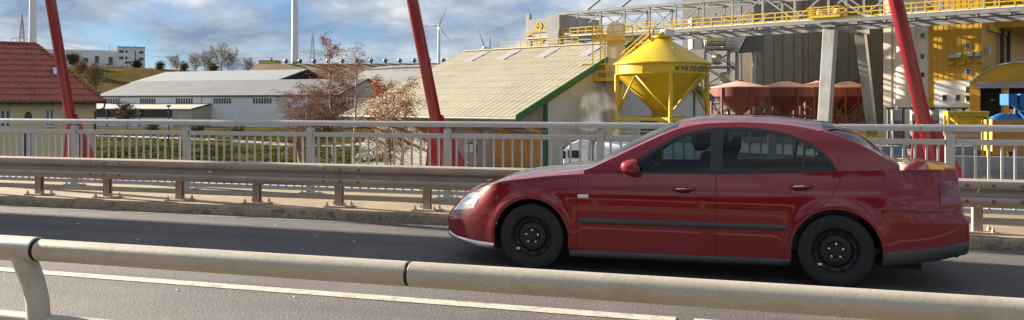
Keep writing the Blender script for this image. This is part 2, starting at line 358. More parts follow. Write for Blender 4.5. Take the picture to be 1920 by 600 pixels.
# ------------------------------------------------------------------ red hangers and the arch
YH = 12.75
arch = thing('bridge_arch', 'red steel arch rib spanning over the far bridge edge above the hangers', 'arch', (0, YH, 0))
def arch_z(X): return 9.2 - 0.0011 * (X + 8) ** 2
P = []
for X in np.linspace(-62, 46, 55):
    zc = arch_z(X); P.append([(X, -.55, zc - .7), (X, .55, zc - .7), (X, .55, zc + .7), (X, -.55, zc + .7), (X, -.55, zc - .7)])
MB().grid(P).build('rib', redsteel, arch)
for X in (-62, 46): MB().bb(X - .8, X + .8, -.7, .7, -.5, arch_z(X) + .6).build('springing', redsteel, arch)
labs = ['slanted red steel hanger leaning left in front of the tiled house roof', 'slanted red steel hanger with flared base in front of the tan hall roof', 'slanted red steel hanger behind the rear of the red car']
for i, X0 in enumerate((-19.9, -12.5, -4.9, 2.48, 9.9)):
    lab = ['slanted red steel hanger beyond the left edge of the picture'] + labs + ['slanted red steel hanger beyond the right edge of the picture']
    t = thing('hanger', lab[i], 'hanger', (X0, YH - .05, .1), 0, 'red hangers along the bridge')
    lean = -.212; zt_ = arch_z(X0 - 1.4) - .55
    MB().tube([(.18 * 0 - lean * 0 + lean * (.25), 0, .25), (lean * zt_, 0, zt_)], .098, 20).build('tube', redsteel, t, smooth=True)
    fl = [(-.62, -.6), (.95, -.6), (.75, -.2), (.42, .25), (.16, .72), (-.02, 1.10), (-.13, 1.29), (-.22, 1.33), (-.31, 1.28), (-.37, 1.15), (-.42, .6), (-.50, .0)]
    MB().prism([(a - .02, c) for a, c in fl], .05, 'y', .02).build('gusset', redsteel, t, bevel=.006)
    MB().bb(-.6, .8, -.15, .25, -.64, -.6).build('foot_plate', redsteel, t)

# ------------------------------------------------------------------ near pipe barrier
YN = 3.25; ZN = .848; RN = .054
nb = thing('pipe_barrier', 'thick beige painted pipe barrier in the near foreground', 'barrier', (0, YN, 0))
segs = [(-8.2, -3.735), (-3.455, -1.448), (-1.435, 3.2), (3.22, 8)]
for a, c_ in segs: MB().tube([(a, 0, ZN), (a + .004, 0, ZN), (c_ - .004, 0, ZN), (c_, 0, ZN)], [RN * .93, RN, RN, RN * .93], 32).build('top_pipe', pipem, nb, smooth=35)
MB().tube([(-1.50, 0, ZN), (-1.38, 0, ZN)], RN * .95, 24).build('joint_sleeve', dark, nb, smooth=True)
for X in (-3.6, 3.2, -8.2):
    sl = MB().tube([(X - .135, 0, ZN), (X - .13, 0, ZN), (X + .125, 0, ZN), (X + .13, 0, ZN)], [RN * 1.10, RN * 1.17, RN * 1.17, RN * 1.10], 32).build('post_sleeve', pipem, nb, smooth=35)
    MB().tube([(X + .128, 0, ZN), (X + .139, 0, ZN)], RN * 1.03, 32).build('seal_ring', dark, sl, smooth=35)
    arc = [(X + .03, 0, ZN - .02), (X + .06, .0, ZN - .08), (X + .105, -.004, ZN - .16), (X + .14, -.01, ZN - .25), (X + .155, -.015, ZN - .36), (X + .15, -.02, ZN - .5), (X + .15, -.02, .1)]
    po = MB().tube(arc, [.058, .056, .054, .053, .053, .053, .053], 24).build('post', pipem, nb, smooth=True)
    MB().tube([(X + .15, -.02, .112), (X + .15, -.02, .13)], .11, 20).build('foot_flange', pipem, po, smooth=35)
    MB().lathe([(0, .012), (.012, .012), (.014, 0)], 10, (X + .20, -.055, ZN - .352), 'y').build('bolt', boltm, po)
for a, c_ in ((-8.2, -3.5), (-3.40, 3.2), (3.36, 8)): MB().tube([(a, 0, ZN - .36), (c_, 0, ZN - .36)], RN * .75, 24).build('lower_pipe', pipem, nb, smooth=35)

# ------------------------------------------------------------------ the red saloon car
paint = mat('red_car_paint', (0.20, 0.003, 0.009), 0.5, 0.0, var=0.03, sc=3, fine=0.0, coat=1.0, spec=0.15)
trimg = mat('grey_trim', (0.045, 0.048, 0.052), 0.45, fine=0.02)
trimb = mat('black_trim', (0.012, 0.012, 0.013), 0.4, fine=0)
chromem = mat('bright_trim', (0.72, 0.70, 0.66), 0.18, 0.9, fine=0)
seatm = mat('seat_cloth', (0.03, 0.032, 0.04), 0.9, fine=0.1)
cargl = glassmat('car_glass', (0.34, 0.42, 0.44)); cargl_l = glassmat('car_windscreen', (0.55, 0.62, 0.60))
lampm = mat('headlamp_glass', (0.75, 0.68, 0.55), 0.08, 0.2, fine=0, coat=1.0)
tailm = mat('tail_lamp', (0.16, 0.01, 0.012), 0.12, fine=0, coat=1.0)
wheelm = mat('black_steel_wheel', (0.022, 0.022, 0.024), 0.45, 0.3, fine=0.04)
car = thing('saloon_car', 'dark red four-door saloon car driving along the bridge', 'car', (-2.08, 8.42, 0))
def lerp(tab, x):
    return float(np.interp(x, [a for a, _ in tab], [b_ for _, b_ in tab]))
def smooth(tab, x, h=.07): return sum(lerp(tab, x + d * h) for d in (-1, -.5, 0, .5, 1)) / 5
WX = (0.0, 2.71); WZ = .315; AR = .365
def Wd(x):
    t = max(0, (-.30 - x) / .66); u = max(0, (x - 3.05) / .71)
    return .905 * (1 - .36 * t ** 2.4 - .20 * u ** 2.4)
Wprof = [(.10, .955), (.20, .972), (.32, .985), (.46, .998), (.60, 1.0), (.70, .994), (.78, .985), (.86, .968), (.93, .950), (1.06, .925)]
Zt = [(-.96, .685), (-.80, .735), (-.6, .785), (-.2, .85), (.2, .90), (.5, .925), (.9, .938), (1.7, .948), (2.3, .972), (2.7, .995), (3.2, 1.02), (3.6, 1.03), (3.76, 1.01)]
Zb = [(-.96, .235), (-.85, .205), (-.5, .185), (-.36, .18), (.4, .155), (2.3, .175), (2.9, .205), (3.1, .22), (3.5, .265), (3.76, .32)]
def zt_(x): return smooth(Zt, x)
def crease(z, zc, w_): return math.exp(-((z - zc) / w_) ** 2)
def yside(x, z):
    y = Wd(x) * smooth(Wprof, z, .05)
    for c_ in WX:
        d = math.hypot(x - c_, z - WZ); y += .022 * math.exp(-((d - AR - .015) / .055) ** 2) if z > .2 else 0
    zc = .77 + .045 * (x / 2.7)                             # the long shoulder crease
    y += .008 * (1 / (1 + math.exp(-(zc - z) / .008)) ) * min(1, max(0, (x + .3) / .4))
    return y
def shear(x, z):
    wf = min(1, max(0, (-.30 - x) / .66)); wb = min(1, max(0, (x - 3.2) / .56))
    dz = max(0, z - .43)
    s_ = wf * (.27 * min(1.2, dz / .30) ** 1.25 + .05 * max(0, .25 - z) / .1) - wb * (.05 * min(1, max(0, z - .60) / .06) + .03 * max(0, z - .66) / .35 + .05 * max(0, .34 - z) / .08)
    return s_
def srf(x, z, off=0, s=-1): return (x + shear(x, z), s * (yside(x, z) + off), z)
cols = []
for x in np.linspace(-.96, 3.76, 210):
    if any(abs(x - c_) < AR for c_ in WX): continue
    cols.append((float(x), lerp(Zb, x)))
for c_ in WX:
    for sgn in (-1, 1): cols.append((c_ + sgn * AR, lerp(Zb, c_ + sgn * AR)))
    for k in range(0, 41):
        a = math.pi * k / 40; cols.append((c_ - AR * math.cos(a), WZ + AR * math.sin(a) + 1e-4 if 0 < k < 40 else WZ))
def order(t):
    x, z = t; key = 0
    for c_ in WX:
        if abs(x - (c_ - AR)) < 1e-6: key = z
        if abs(x - (c_ + AR)) < 1e-6: key = -z
    return (round(x, 6), key)
cols.sort(key=order)
NR = 22
COWL, REAR = .50, 3.22
def col_pts(x, zl, s, ys=1.0, dx=0):
    zt0 = zt_(x); r = []
    for k in range(NR):
        z = zl + (zt0 - zl) * k / (NR - 1); p = srf(x, z, 0, s); r.append((p[0] + dx, p[1] * ys, z))
    return r
caps_f = [(math.cos(R(a)), -.075 * math.sin(R(a))) for a in (90, 78, 64, 50, 36, 22, 10)]
caps_b = [(math.cos(R(a)), .05 * math.sin(R(a))) for a in (10, 22, 36, 50, 64, 78, 90)]
body = MB()
for s in (-1, 1):
    P = [col_pts(-.96, lerp(Zb, -.96), s, ys, dx) for ys, dx in caps_f] + [col_pts(x, zl, s) for x, zl in cols] + [col_pts(3.76, lerp(Zb, 3.76), s, ys, dx) for ys, dx in caps_b]
    body.grid(P)
    # bonnet and boot lid
    def top(x, ys=1.0, dx=0, crown=.05):
        z0 = zt_(x); p = srf(x, z0, 0, s); r = []
        for k in range(11):
            t = k / 10; r.append((p[0] + dx - (.02 * t if x < 0 else 0), p[1] * ys * (1 - t), z0 + crown * (1 - (1 - t) ** 2.2) * (.4 + .6 * ys)))
        return r
    body.grid([top(-.96, ys, dx, .028) for ys, dx in caps_f] + [top(x, crown=.028 + .035 * min(1, (x + .96) / 1.2)) for x in np.linspace(-.96, COWL + .08, 40)])
    body.grid([top(x, crown=.03) for x in np.linspace(REAR - .06, 3.76, 20)] + [top(3.76, ys, dx, .03) for ys, dx in caps_b])
bo = body.build('body', paint, car, smooth=28)
# greenhouse
ZE = [(.50, .945), (.75, 1.065), (1.0, 1.19), (1.25, 1.31), (1.42, 1.372), (1.6, 1.40), (1.9, 1.415), (2.2, 1.405), (2.45, 1.375), (2.7, 1.315), (2.95, 1.215), (3.12, 1.115), (REAR, 1.04)]
def ze(x): return smooth(ZE, x, .09)
def yg(x, z):
    d = z - zt_(x); return yside(x, zt_(x)) - .012 - .36 * d - .28 * d * d
Wlo = lambda x: zt_(x) + .018
TOPW = [(.84, .955), (1.0, 1.06), (1.2, 1.195), (1.36, 1.28), (1.5, 1.325), (1.68, 1.355), (1.9, 1.362), (2.1, 1.35), (2.3, 1.315), (2.48, 1.25), (2.60, 1.17), (2.68, 1.08), (2.715, 1.02)]
def whi(x):
    if x < .84 or x > 2.715: return None
    return max(lerp(TOPW, x), Wlo(x) + .001)
Bp = lambda z: (1.665 + .10 * (z - .95), 1.755 + .06 * (z - .95))
gx = sorted(set([round(float(x), 4) for x in np.linspace(.5, REAR, 110)] + [.84, 1.67, 1.75, 2.715]))
house = MB()
def gp(x, z, s, off=0): return (x, s * (yg(x, z) + off), z)
for s in (-1, 1):
    lo = []; up = []; tp = []
    for x in gx:
        z0 = zt_(x); z3 = max(ze(x), z0 + .004); h = whi(x)
        l = Wlo(x) if h else (z0 + z3) / 2; h = min(h, z3 - .02) if h else l
        if h < l: h = l = min(l, z3 - .004)
        lo.append([gp(x, z0 + (l - z0) * k / 2, s) for k in range(3)])
        up.append([gp(x, h + (z3 - h) * k / 6, s) for k in range(7)])
        e_ = gp(x, z3, s); cr = lerp([(.5, .05), (.9, .10), (1.4, .08), (1.9, .055), (2.5, .075), (2.75, .11), (2.95, .12), (3.1, .085), (REAR, .035)], x); tr = []
        for t in (0, .04, .09, .2, .35, .5, .65, .8, 1):
            tr.append((e_[0], e_[1] * (1 - t), z3 + cr * (1 - (1 - t) ** 2.4)))
        tp.append(tr)
    house.grid(lo); house.grid(up)
    i1 = max(i for i, x in enumerate(gx) if x <= 1.36); i2 = min(i for i, x in enumerate(gx) if x >= 2.60); i3 = max(i for i, x in enumerate(gx) if x <= 3.16)
    house.grid(tp[i1:i2 + 1]); house.grid([r[:3] for r in tp[:i1 + 1]]); house.grid([r[:3] for r in tp[i2:]]); house.grid(tp[i3:])
    if s == -1: TL = tp
    else: TR = tp
house.build('roof', paint, car, smooth=30)
for nm, a, b_ in (('windscreen', 0, i1), ('rear_window', i2, i3)):
    gm = MB()
    for T in (TL, TR): gm.grid([r[2:] for r in T[a:b_ + 1]])
    gm.build(nm, cargl_l, car, smooth=True)
# side windows, pillars, seals
def pane(x0, x1, s, off=0.0, lo=Wlo, hi=whi, n=40, m=8):
    return [[gp(x, lo(x) + (max(hi(x), lo(x)) - lo(x)) * k / m, s, off) for k in range(m + 1)] for x in np.linspace(x0, x1, n)]
for s in (-1, 1):
    MB().grid(pane(.845, 1.665, s)).build('front_window', cargl, car, smooth=True)
    MB().grid(pane(1.755, 2.71, s)).build('rear_side_window', cargl, car, smooth=True)
    MB().grid(pane(1.655, 1.765, s, .004, lambda x: zt_(x) + .004, lambda x: whi(x) + .004, 6)).build('door_pillar', trimb, car, smooth=True)
    sl = MB(); xs = np.linspace(.80, 2.73, 60)
    sl.grid([[gp(x, zt_(x) + .0, s, .006), gp(x, zt_(x) + .022, s, .008)] for x in xs])
    pts = [(x, whi(x)) for x in np.linspace(.845, 2.71, 70)]
    sl.grid([[gp(x, z - .028, s, .003), gp(x, z + .006, s, .005)] for x, z in pts])
    sl.build('window_seal', trimb, car, smooth=True)
    # quarter light post in the rear door
    MB().grid([[gp(2.43 + .03 * t, Wlo(2.43) + (whi(2.43) - .01 - Wlo(2.43)) * t, s, .002), gp(2.455 + .03 * t, Wlo(2.43) + (whi(2.43) - .012 - Wlo(2.43)) * t, s, .002)] for t in np.linspace(0, 1, 6)]).build('quarter_light_bar', trimb, car)
def skin(x0, x1, zl, zh, off, s, n=60, m=4, thick=0):
    P = []
    for x in np.linspace(x0, x1, n):
        a = zl(x) if callable(zl) else zl; b_ = zh(x) if callable(zh) else zh; row = []
        for k in range(m + 1):
            t = k / m; row.append(srf(x, a + (b_ - a) * t, off * (math.sin(math.pi * t) ** .35 if thick else 1), s))
        P.append(row)
    return P
for s in (-1, 1):
    MB().grid(skin(.475, 2.305, lambda x: .462 + .02 * (x / 2.7), lambda x: .512 + .02 * (x / 2.7), .014, s, 60, 6, 1)).build('side_moulding', trimg, car, smooth=True)
    MB().grid(skin(.375, 2.335, lambda x: lerp(Zb, x) - .01, lambda x: lerp(Zb, x) + .055, .022, s, 60, 6, 1)).build('sill_trim', trimg, car, smooth=True)
    MB().grid(skin(3.085, 3.76, lambda x: lerp(Zb, x) - .005, lambda x: lerp(Zb, x) + .115, .014, s, 30, 6, 1)).build('rear_bumper_trim', trimg, car, smooth=True)
    MB().grid(skin(-.955, -.375, lambda x: lerp(Zb, x) - .005, lambda x: lerp(Zb, x) + .055, .014, s, 30, 6, 1)).build('front_bumper_trim', chromem, car, smooth=True)
    hl = MB().grid(skin(-.955, -.655, lambda x: .50 + .06 * (x + .96) / .3, lambda x: min(zt_(x) - .02, .70 + .02 * (x + .96)), .006, s, 24, 8, 1)).build('headlight', lampm, car, smooth=True)
    for a_, b2_ in ((-.90, -.815), (-.80, -.715)): MB().grid(skin(a_, b2_, lambda x: .565 + .05 * (x + .9), lambda x: .655 + .05 * (x + .9), .0105, s, 10, 6, 1)).build('lamp_reflector', chromem, hl, smooth=True)
    MB().grid(skin(3.57, 3.755, .70, .93, .006, s, 16, 8, 1)).build('tail_light', tailm, car, smooth=True)
    MB().grid(skin(.455, .555, .70, .735, .012, s, 10, 6, 1)).build('side_indicator', lampm, car, smooth=True)
    gap = MB()
    gap.grid(skin(.446, .452, .22, lambda x: zt_(x) - .004, .003, s, 2, 30)); gap.grid(skin(1.706, 1.712, .24, lambda x: zt_(x), .003, s, 2, 30))
    arc = [(WX[1] - .40 * math.cos(R(a)), WZ + .40 * math.sin(R(a))) for a in range(8, 74, 3)] + [(2.68, .80), (2.735, .90), (2.75, .99)]
    gap.grid([[srf(x, z, .004, s), srf(x + .006, z, .004, s)] for x, z in arc])
    gap.grid(skin(-.66, -.36, lambda x: .495 + .0 * x, lambda x: .501, .003, s, 12, 1)); gap.grid(skin(3.06, 3.72, .672, .678, .003, s, 20, 1))
    gap.grid(skin(-.62, .42, lambda x: zt_(x) - .028, lambda x: zt_(x) - .022, .003, s, 40, 1)); gap.grid(skin(3.27, 3.60, lambda x: zt_(x) - .018, lambda x: zt_(x) - .012, .003, s, 14, 1))
    gap.build('panel_gaps', trimb, car, kind='stuff')
    for hx, hz in ((1.42, .805), (2.42, .855)):
        h = MB(); P = []
        for k in range(13):
            t = k / 12; x = hx - .085 + .19 * t; r_ = .016 * math.sin(math.pi * min(1, max(.04, t))) ** .4; y0 = yside(x, hz)
            P.append((x, s * (y0 + .004 + .026 * math.sin(math.pi * t) ** .5), hz + .012 * t))
        h.tube(P, [.011 + .007 * math.sin(math.pi * k / 12) for k in range(13)], 10)
        ho = h.build('door_handle', paint, car, smooth=True)
        MB().grid(skin(hx - .05, hx + .06, hz - .03, hz + .012, .003, s, 8, 4)).build('handle_recess', trimb, ho, smooth=True)
        MB().tube([(p[0], p[1] + s * .012, p[2] + .008) for p in P[2:8]], .005, 6).build('lock_trim', chromem, ho)
    # mirror
    mr = MB(); mz = 1.005; my = s * (yg(.98, .99) + .10); 
    for (dx, wy, wz) in ((-.10, .02, .02), (-.085, .07, .05), (-.04, .098, .07), (.02, .104, .074), (.05, .10, .07), (.052, .088, .06)):
        mr.v += []; 
    ring = []
    for (dx, wy, wz) in ((-.115, .03, .02), (-.10, .07, .045), (-.06, .092, .062), (.0, .102, .072), (.04, .10, .072), (.045, .088, .06), (.03, .08, .052)):
        ring.append([(.98 + dx, my + wy * math.copysign(abs(math.cos(a)) ** .7, math.cos(a)), mz + wz * math.copysign(abs(math.sin(a)) ** .7, math.sin(a))) for a in np.linspace(0, 2 * math.pi, 21)])
    mr.grid(ring); mo = mr.build('wing_mirror', paint, car, smooth=True)
    MB().bar((.93, s * (yg(.95, .97) - .02), .965), (.97, my - s * .03, .962), .07, .03).build('mirror_arm', trimb, mo, bevel=.006)
    MB().add([(1.012, my + a * .085, mz + c_ * .055) for a, c_ in ((-1, -1), (1, -1), (1, 1), (-1, 1))], [(0, 1, 2, 3)]).build('mirror_glass', chromem, mo)
    for ci, c_ in enumerate(WX):                            # arch liners
        al = MB(); al.grid([[(c_ - (AR - .002) * math.cos(R(a)), s * y, WZ + (AR - .002) * math.sin(R(a))) for y in (.89, .55)] for a in range(-12, 193, 6)])
        al.add([(c_ - (AR) * math.cos(R(a)), s * .56, WZ + AR * math.sin(R(a))) for a in range(-12, 193, 6)], [tuple(range(35))])
        al.build('wheel_arch_liner', dark, car)
MB().bb(-.6, 3.4, -.75, .75, .17, .30).build('underbody', dark, car)
ex = MB().tube([(3.2, -.45, .27), (3.74, -.45, .27)], .03, 12).build('exhaust', boltm, car)
# wheels
tyre = [(.20, -.09), (.235, -.10), (.285, -.103), (.308, -.092), (.315, -.07), (.315, .07), (.308, .092), (.285, .103), (.235, .10), (.20, .09)]
for c_ in WX:
    for s in (-1, 1):
        wo = bpy.data.objects.new('wheel', None); C.objects.link(wo); wo.parent = car; wo.location = (c_, s * .80, WZ)
        if s == 1: wo.rotation_euler = (0, 0, math.pi)
        ty = MB().lathe(tyre, 48, axis='y').build('tyre', rubber, wo, smooth=35)
        rm = MB().lathe([(.20, .09), (.205, -.075), (.198, -.085), (.188, -.075), (.175, -.04), (.150, -.03), (.125, -.055), (.09, -.062), (.065, -.05), (.05, -.052), (.045, -.075), (.0, -.08)], 40, axis='y')
        rm.build('rim', wheelm, wo, smooth=30)
        hl = MB()
        for k in range(10):
            a = 2 * math.pi * k / 10; hl.lathe([(0, -.048), (.016, -.047), (.019, -.03)], 8, (.155 * math.cos(a), 0, .155 * math.sin(a)), 'y')
        hl.build('vent_holes', dark, wo, kind='stuff')
        nuts = MB()
        for k in range(5):
            a = 2 * math.pi * k / 5 + .3; nuts.lathe([(0, -.075), (.011, -.072), (.011, -.05)], 6, (.06 * math.cos(a), 0, .06 * math.sin(a)), 'y')
        nuts.build('wheel_nuts', chromem, wo, kind='stuff')
        MB().box((-.13, -.088, -.115), (.035, .012, .02)).build('balance_weight', chromem, wo)
# interior
MB().bb(.62, 3.15, -.80, .80, .30, .34).build('cabin_floor', trimb, car)
for s in (-1, 1): MB().bb(.62, 2.9, s * .80, s * .82, .32, .925).build('door_card', seatm, car)
MB().prism([(.52, .60), (.98, .60), (1.0, .86), (.92, .93), (.60, .945)], 1.56, 'y', -.78).build('dashboard', seatm, car, bevel=.02)
MB().prism([(2.62, .55), (3.18, .60), (3.18, 1.02), (2.72, 1.00)], 1.5, 'y', -.75).build('parcel_shelf', seatm, car)
def seat(x, y, wd):
    so = bpy.data.objects.new('seat', None); C.objects.link(so); so.parent = car; so.location = (x, y, .34)
    MB().prism([(-.30, .0), (.25, .0), (.27, .17), (-.27, .24), (-.32, .18)], wd, 'y', -wd / 2).build('seat_cushion', seatm, so, bevel=.04)
    MB().prism([(.14, .16), (.27, .14), (.46, .66), (.44, .72), (.38, .73), (.33, .68)], wd * .94, 'y', -wd * .47).build('seat_back', seatm, so, bevel=.04)
    for hy in ((0,) if wd < .8 else (-.38, .38)):
        MB().box((.455, hy, .83), (.09, .25, .17)).build('headrest', seatm, so, bevel=.04)
        MB().bb(.43, .45, hy - .05, hy + .05, .70, .78).build('headrest_post', trimb, so)
seat(1.40, -.37, .50); seat(1.40, .37, .50); seat(2.28, 0, 1.30)
sw = MB(); rr = [Vector((.0, .185 * math.cos(a), .185 * math.sin(a))) for a in np.linspace(0, 2 * math.pi, 33)]
rot = Matrix.Rotation(R(-22), 3, 'Y'); swc = Vector((1.06, -.37, .90))
sw.tube([rot @ p + swc for p in rr], .015, 8, False); sw.bar(rot @ Vector((0, -.17, 0)) + swc, rot @ Vector((0, .17, 0)) + swc, .03, .04); sw.tube([swc, swc + Vector((-.2, 0, -.09))], .03, 8)
sw.build('steering_wheel', trimb, car, smooth=35)

# the driver: one skinned body seated behind the wheel
skinm = mat('skin', (0.42, 0.24, 0.17), 0.55, fine=0.02); shirt = mat('dark_purple_jacket', (0.06, 0.035, 0.075), 0.85, fine=0.05); hairm = mat('dark_hair', (0.02, 0.015, 0.012), 0.6, fine=0.1)
dv = thing('person', 'driver in a dark jacket seated at the wheel inside the red car', 'person', (-2.08, 8.42 - .37, 0))
def skinned(name, nodes, edges, material, parent, root=0, sub=1):
    me = bpy.data.meshes.new(name); me.from_pydata([n[0] for n in nodes], edges, []); o = bpy.data.objects.new(name, me); C.objects.link(o); o.parent = parent
    md = o.modifiers.new('skin', 'SKIN'); sd_ = o.modifiers.new('sub', 'SUBSURF'); sd_.levels = sd_.render_levels = sub
    for i, n in enumerate(nodes): me.skin_vertices[0].data[i].radius = n[1] if isinstance(n[1], tuple) else (n[1], n[1])
    me.skin_vertices[0].data[root].use_root = True; me.materials.append(material); md.use_smooth_shade = True; return o
nd = [((1.50, 0, .62), .15), ((1.56, 0, .80), .145), ((1.62, 0, .98), .16), ((1.60, 0, 1.08), .07), ((1.575, 0, 1.13), .055)]
ed = [(0, 1), (1, 2), (2, 3), (3, 4)]
def chain(src, pts):
    global nd, ed
    p = src
    for c_, r_ in pts: nd.append((c_, r_)); ed.append((p, len(nd) - 1)); p = len(nd) - 1
    return p
for s in (-1, 1):
    a = chain(2, [((1.61, s * .19, 1.02), .062), ((1.47, s * .235, .84), .047), ((1.30, s * .215, .86), .040), ((1.15, s * .185, .945), .030)])
    chain(0, [((1.40, s * .11, .60), .088), ((1.04, s * .14, .70), .062), ((.90, s * .13, .52), .05), ((.76, s * .12, .42), .04), ((.68, s * .12, .44), .03)])
skinned('body', nd, ed, shirt, dv)
hd = MB(); ring = []
for z, rx, ry, ox in ((-.125, .02, .02, -.03), (-.115, .05, .045, -.022), (-.085, .072, .062, -.012), (-.03, .09, .074, .0), (.02, .098, .078, .004), (.065, .094, .074, .008), (.10, .07, .056, .01), (.12, .02, .02, .01)):
    ring.append([(1.56 + ox + rx * math.cos(a) - (.022 if abs(a - math.pi) < .25 and -.05 < z < .0 else 0), ry * math.sin(a), 1.255 + z) for a in np.linspace(0, 2 * math.pi, 25)])
hd.grid(ring); ho = hd.build('head', skinm, dv, smooth=True)
MB().lathe([(.02, .127), (.065, .112), (.093, .075), (.10, .03), (.088, -.02)], 24, (1.578, 0, 1.255)).build('hair', hairm, ho, smooth=True)
for s in (-1, 1):
    MB().lathe([(0, -.006), (.02, -.006), (.024, .006), (0, .008)], 12, (1.565, s * .078, 1.252), 'y').build('ear', skinm, ho, smooth=True)
    MB().lathe([(0, -.010), (.009, -.006), (.012, 0), (.009, .006), (0, .01)], 10, (1.478, s * .03, 1.262)).build('eye', glassd, ho, smooth=True)
    wx = Vector((1.15, s * .185, .945)); hn = [(tuple(wx), .026), (tuple(wx + Vector((-.04, 0, .02))), .028), (tuple(wx + Vector((-.07, -s * .004, .03))), .024)]; he = [(0, 1), (1, 2)]
    for k in range(4):
        f0 = wx + Vector((-.075, (k - 1.5) * .019, .04)); pr = 2
        for dx, dz, r_ in ((-.02, .015, .010), (-.045, -.002, .009), (-.04, -.03, .008)):
            hn.append((tuple(f0 + Vector((dx * (1 + .1 * (k in (1, 2))), 0, dz))), r_)); he.append((pr, len(hn) - 1)); pr = len(hn) - 1
    hn.append((tuple(wx + Vector((-.05, -s * .035, .03))), .011)); he.append((1, len(hn) - 1)); hn.append((tuple(wx + Vector((-.08, -s * .045, .015))), .009)); he.append((len(hn) - 2, len(hn) - 1))
    skinned('hand', hn, he, skinm, dv)

# ------------------------------------------------------------------ tiled house on the left
tilem = mat('red_roof_tiles', (0.36, 0.10, 0.065), 0.8, var=0.15, sc=2.5, fine=0.2, fsc=12, dirt=(0.16, 0.06, 0.045), dsc=0.7, dpos=(0.5, 0.75))
cream = mat('cream_render', (0.74, 0.65, 0.36), 0.9, var=0.05, sc=0.7, fine=0.04, fsc=20)
wframe = mat('white_frame', (0.7, 0.7, 0.68), 0.5, fine=0)
HD = 56.0
he = hh(190, HD); hrz = hh(80, HD + 5.5)
corner = on(181, HD)
house_rz = YAW + R(28)
ho = thing('tiled_house', 'cream rendered house with a red tiled hipped roof behind the left railing', 'house', (corner.x, corner.y, GZ), house_rz)
wl = 22.0; wdp = 11.0; hz = he - GZ
# local x runs right along the facade (facade at y=0, corner at x=0, house towards -x and +y)
wall = MB()
def W(px): return wallx(px, house_rz, corner)
winr = [(W(0), W(20), 205, 237, 'window'), (W(85), W(101.5), 205, 236, 'window'), (W(42), W(60), 246, 300, 'window')]
cuts = sorted((a, b_, hh(y1, HD) - GZ, hh(y0, HD) - GZ) for a, b_, y0, y1, _ in winr)
xs_ = sorted(set([-wl, 0] + [c for q in cuts for c in q[:2]])); zs_ = sorted(set([0, hz] + [c for q in cuts for c in q[2:]]))
for i in range(len(xs_) - 1):
    for j in range(len(zs_) - 1):
        mx, mz = (xs_[i] + xs_[i + 1]) / 2, (zs_[j] + zs_[j + 1]) / 2
        if any(a < mx < b_ and c < mz < d for a, b_, c, d in cuts): continue
        wall.add([(xs_[i], 0, zs_[j]), (xs_[i + 1], 0, zs_[j]), (xs_[i + 1], 0, zs_[j + 1]), (xs_[i], 0, zs_[j + 1])], [(0, 1, 2, 3)])
wall.add([(0, 0, 0), (0, wdp, 0), (0, wdp, hz), (0, 0, hz), (-wl, 0, 0), (-wl, wdp, 0), (-wl, wdp, hz), (-wl, 0, hz)], [(0, 1, 2, 3), (4, 5, 6, 7), (1, 5, 6, 2)])
wall.build('wall', cream, ho)
for a, b_, c, d in cuts:
    wn_ = MB().bb(a, b_, .16, .18, c, d).build('window', glassd, ho)
    fr = MB()
    for x0, x1, z0, z1 in ((a, b_, d - .09, d), (a, b_, c, c + .09), (a, a + .09, c + .09, d - .09), (b_ - .09, b_, c + .09, d - .09), ((a + b_) / 2 - .06, (a + b_) / 2 + .06, c + .09, d - .09)): fr.bb(x0, x1, .08, .158, z0, z1)
    fr.build('window_frame', wframe, wn_); MB().bb(a - .08, b_ + .08, -.10, .05, c - .07, c - .002).build('window_sill', wframe, wn_)
    MB().bb(a - .10, a - .002, -.025, -.002, c, d + .1).build('window_surround', wframe, wn_); MB().bb(b_ + .002, b_ + .10, -.025, -.002, c, d + .1).build('window_surround', wframe, wn_)
ov = MB().lathe([(0, -.03), (.18, -.03), (.24, -.05), (.24, .0)], 20, (0, 0, 0), 'y').build('oval_window', glassd, ho); ov.location = (W(53), 0, hh(218, HD) - GZ); ov.scale = (.9, 1, 1.35)
ovr = 0.7
eo = .55; rd = hrz - he                                     # hipped roof: eaves overhang eo, ridge over the middle
ex1 = .5; ry = wdp / 2; ridge_x = -8.0
for it in range(12):                                       # slide the ridge end until it stands where the photo shows it
    pr = Vector((corner.x, corner.y, 0)) + Vector((ridge_x * math.cos(house_rz) - ry * math.sin(house_rz), ridge_x * math.sin(house_rz) + ry * math.cos(house_rz), hrz)); qx, qy, qd = photo(pr)
    ridge_x += (68 - qx) * qd / F; hrz = hh(84.5, qd)
rd = hrz - he
roof = MB(); e0 = [(ex1, -eo), (ex1, wdp + eo), (-wl - eo, wdp + eo), (-wl - eo, -eo)]; zr0 = hz - .05; zr1 = hz + rd
roof.add([(x, y, zr0) for x, y in e0] + [(ridge_x, ry, zr1), (-wl, ry, zr1)], [(0, 4, 5, 3), (0, 1, 4), (1, 2, 5, 4), (2, 3, 5), (0, 3, 2, 1)])
ro = roof.build('roof', tilem, ho)
NC = 10; tw = .30
for k in range(NC):                                         # tile courses, each lapping the one below, with a scalloped lower edge
    t0 = k / NC; t1 = (k + 1.12) / NC if k < NC - 1 else 1.0
    def pt(t, xx, lift): return (xx, -eo + (ry + eo) * t, zr0 + (zr1 - zr0) * t + lift)
    xr0 = ex1 + (ridge_x - ex1) * t0; xr1 = ex1 + (ridge_x - ex1) * t1; xl = -wl
    n = int((xr0 - xl) / (tw / 6)); low = []; hi_ = []; bot = []
    for i in range(n + 1):
        x = xl + (xr0 - xl) * i / n; x1 = min(x, xr1)
        wv = .028 * math.sin(x / tw * 2 * math.pi)
        low.append(pt(t0, x, .15 + wv)); bot.append(pt(t0, x, .02)); hi_.append(pt(t1, x1, .04 + wv))
    MB().grid([bot, low, hi_]).build('tile_course', tilem, ro)
rt_ = MB(); rt_.tube([(-wl, ry, zr1 + .08), (ridge_x, ry, zr1 + .08)], .13, 10); rt_.build('ridge_tiles', tilem, ro)
hp = MB()
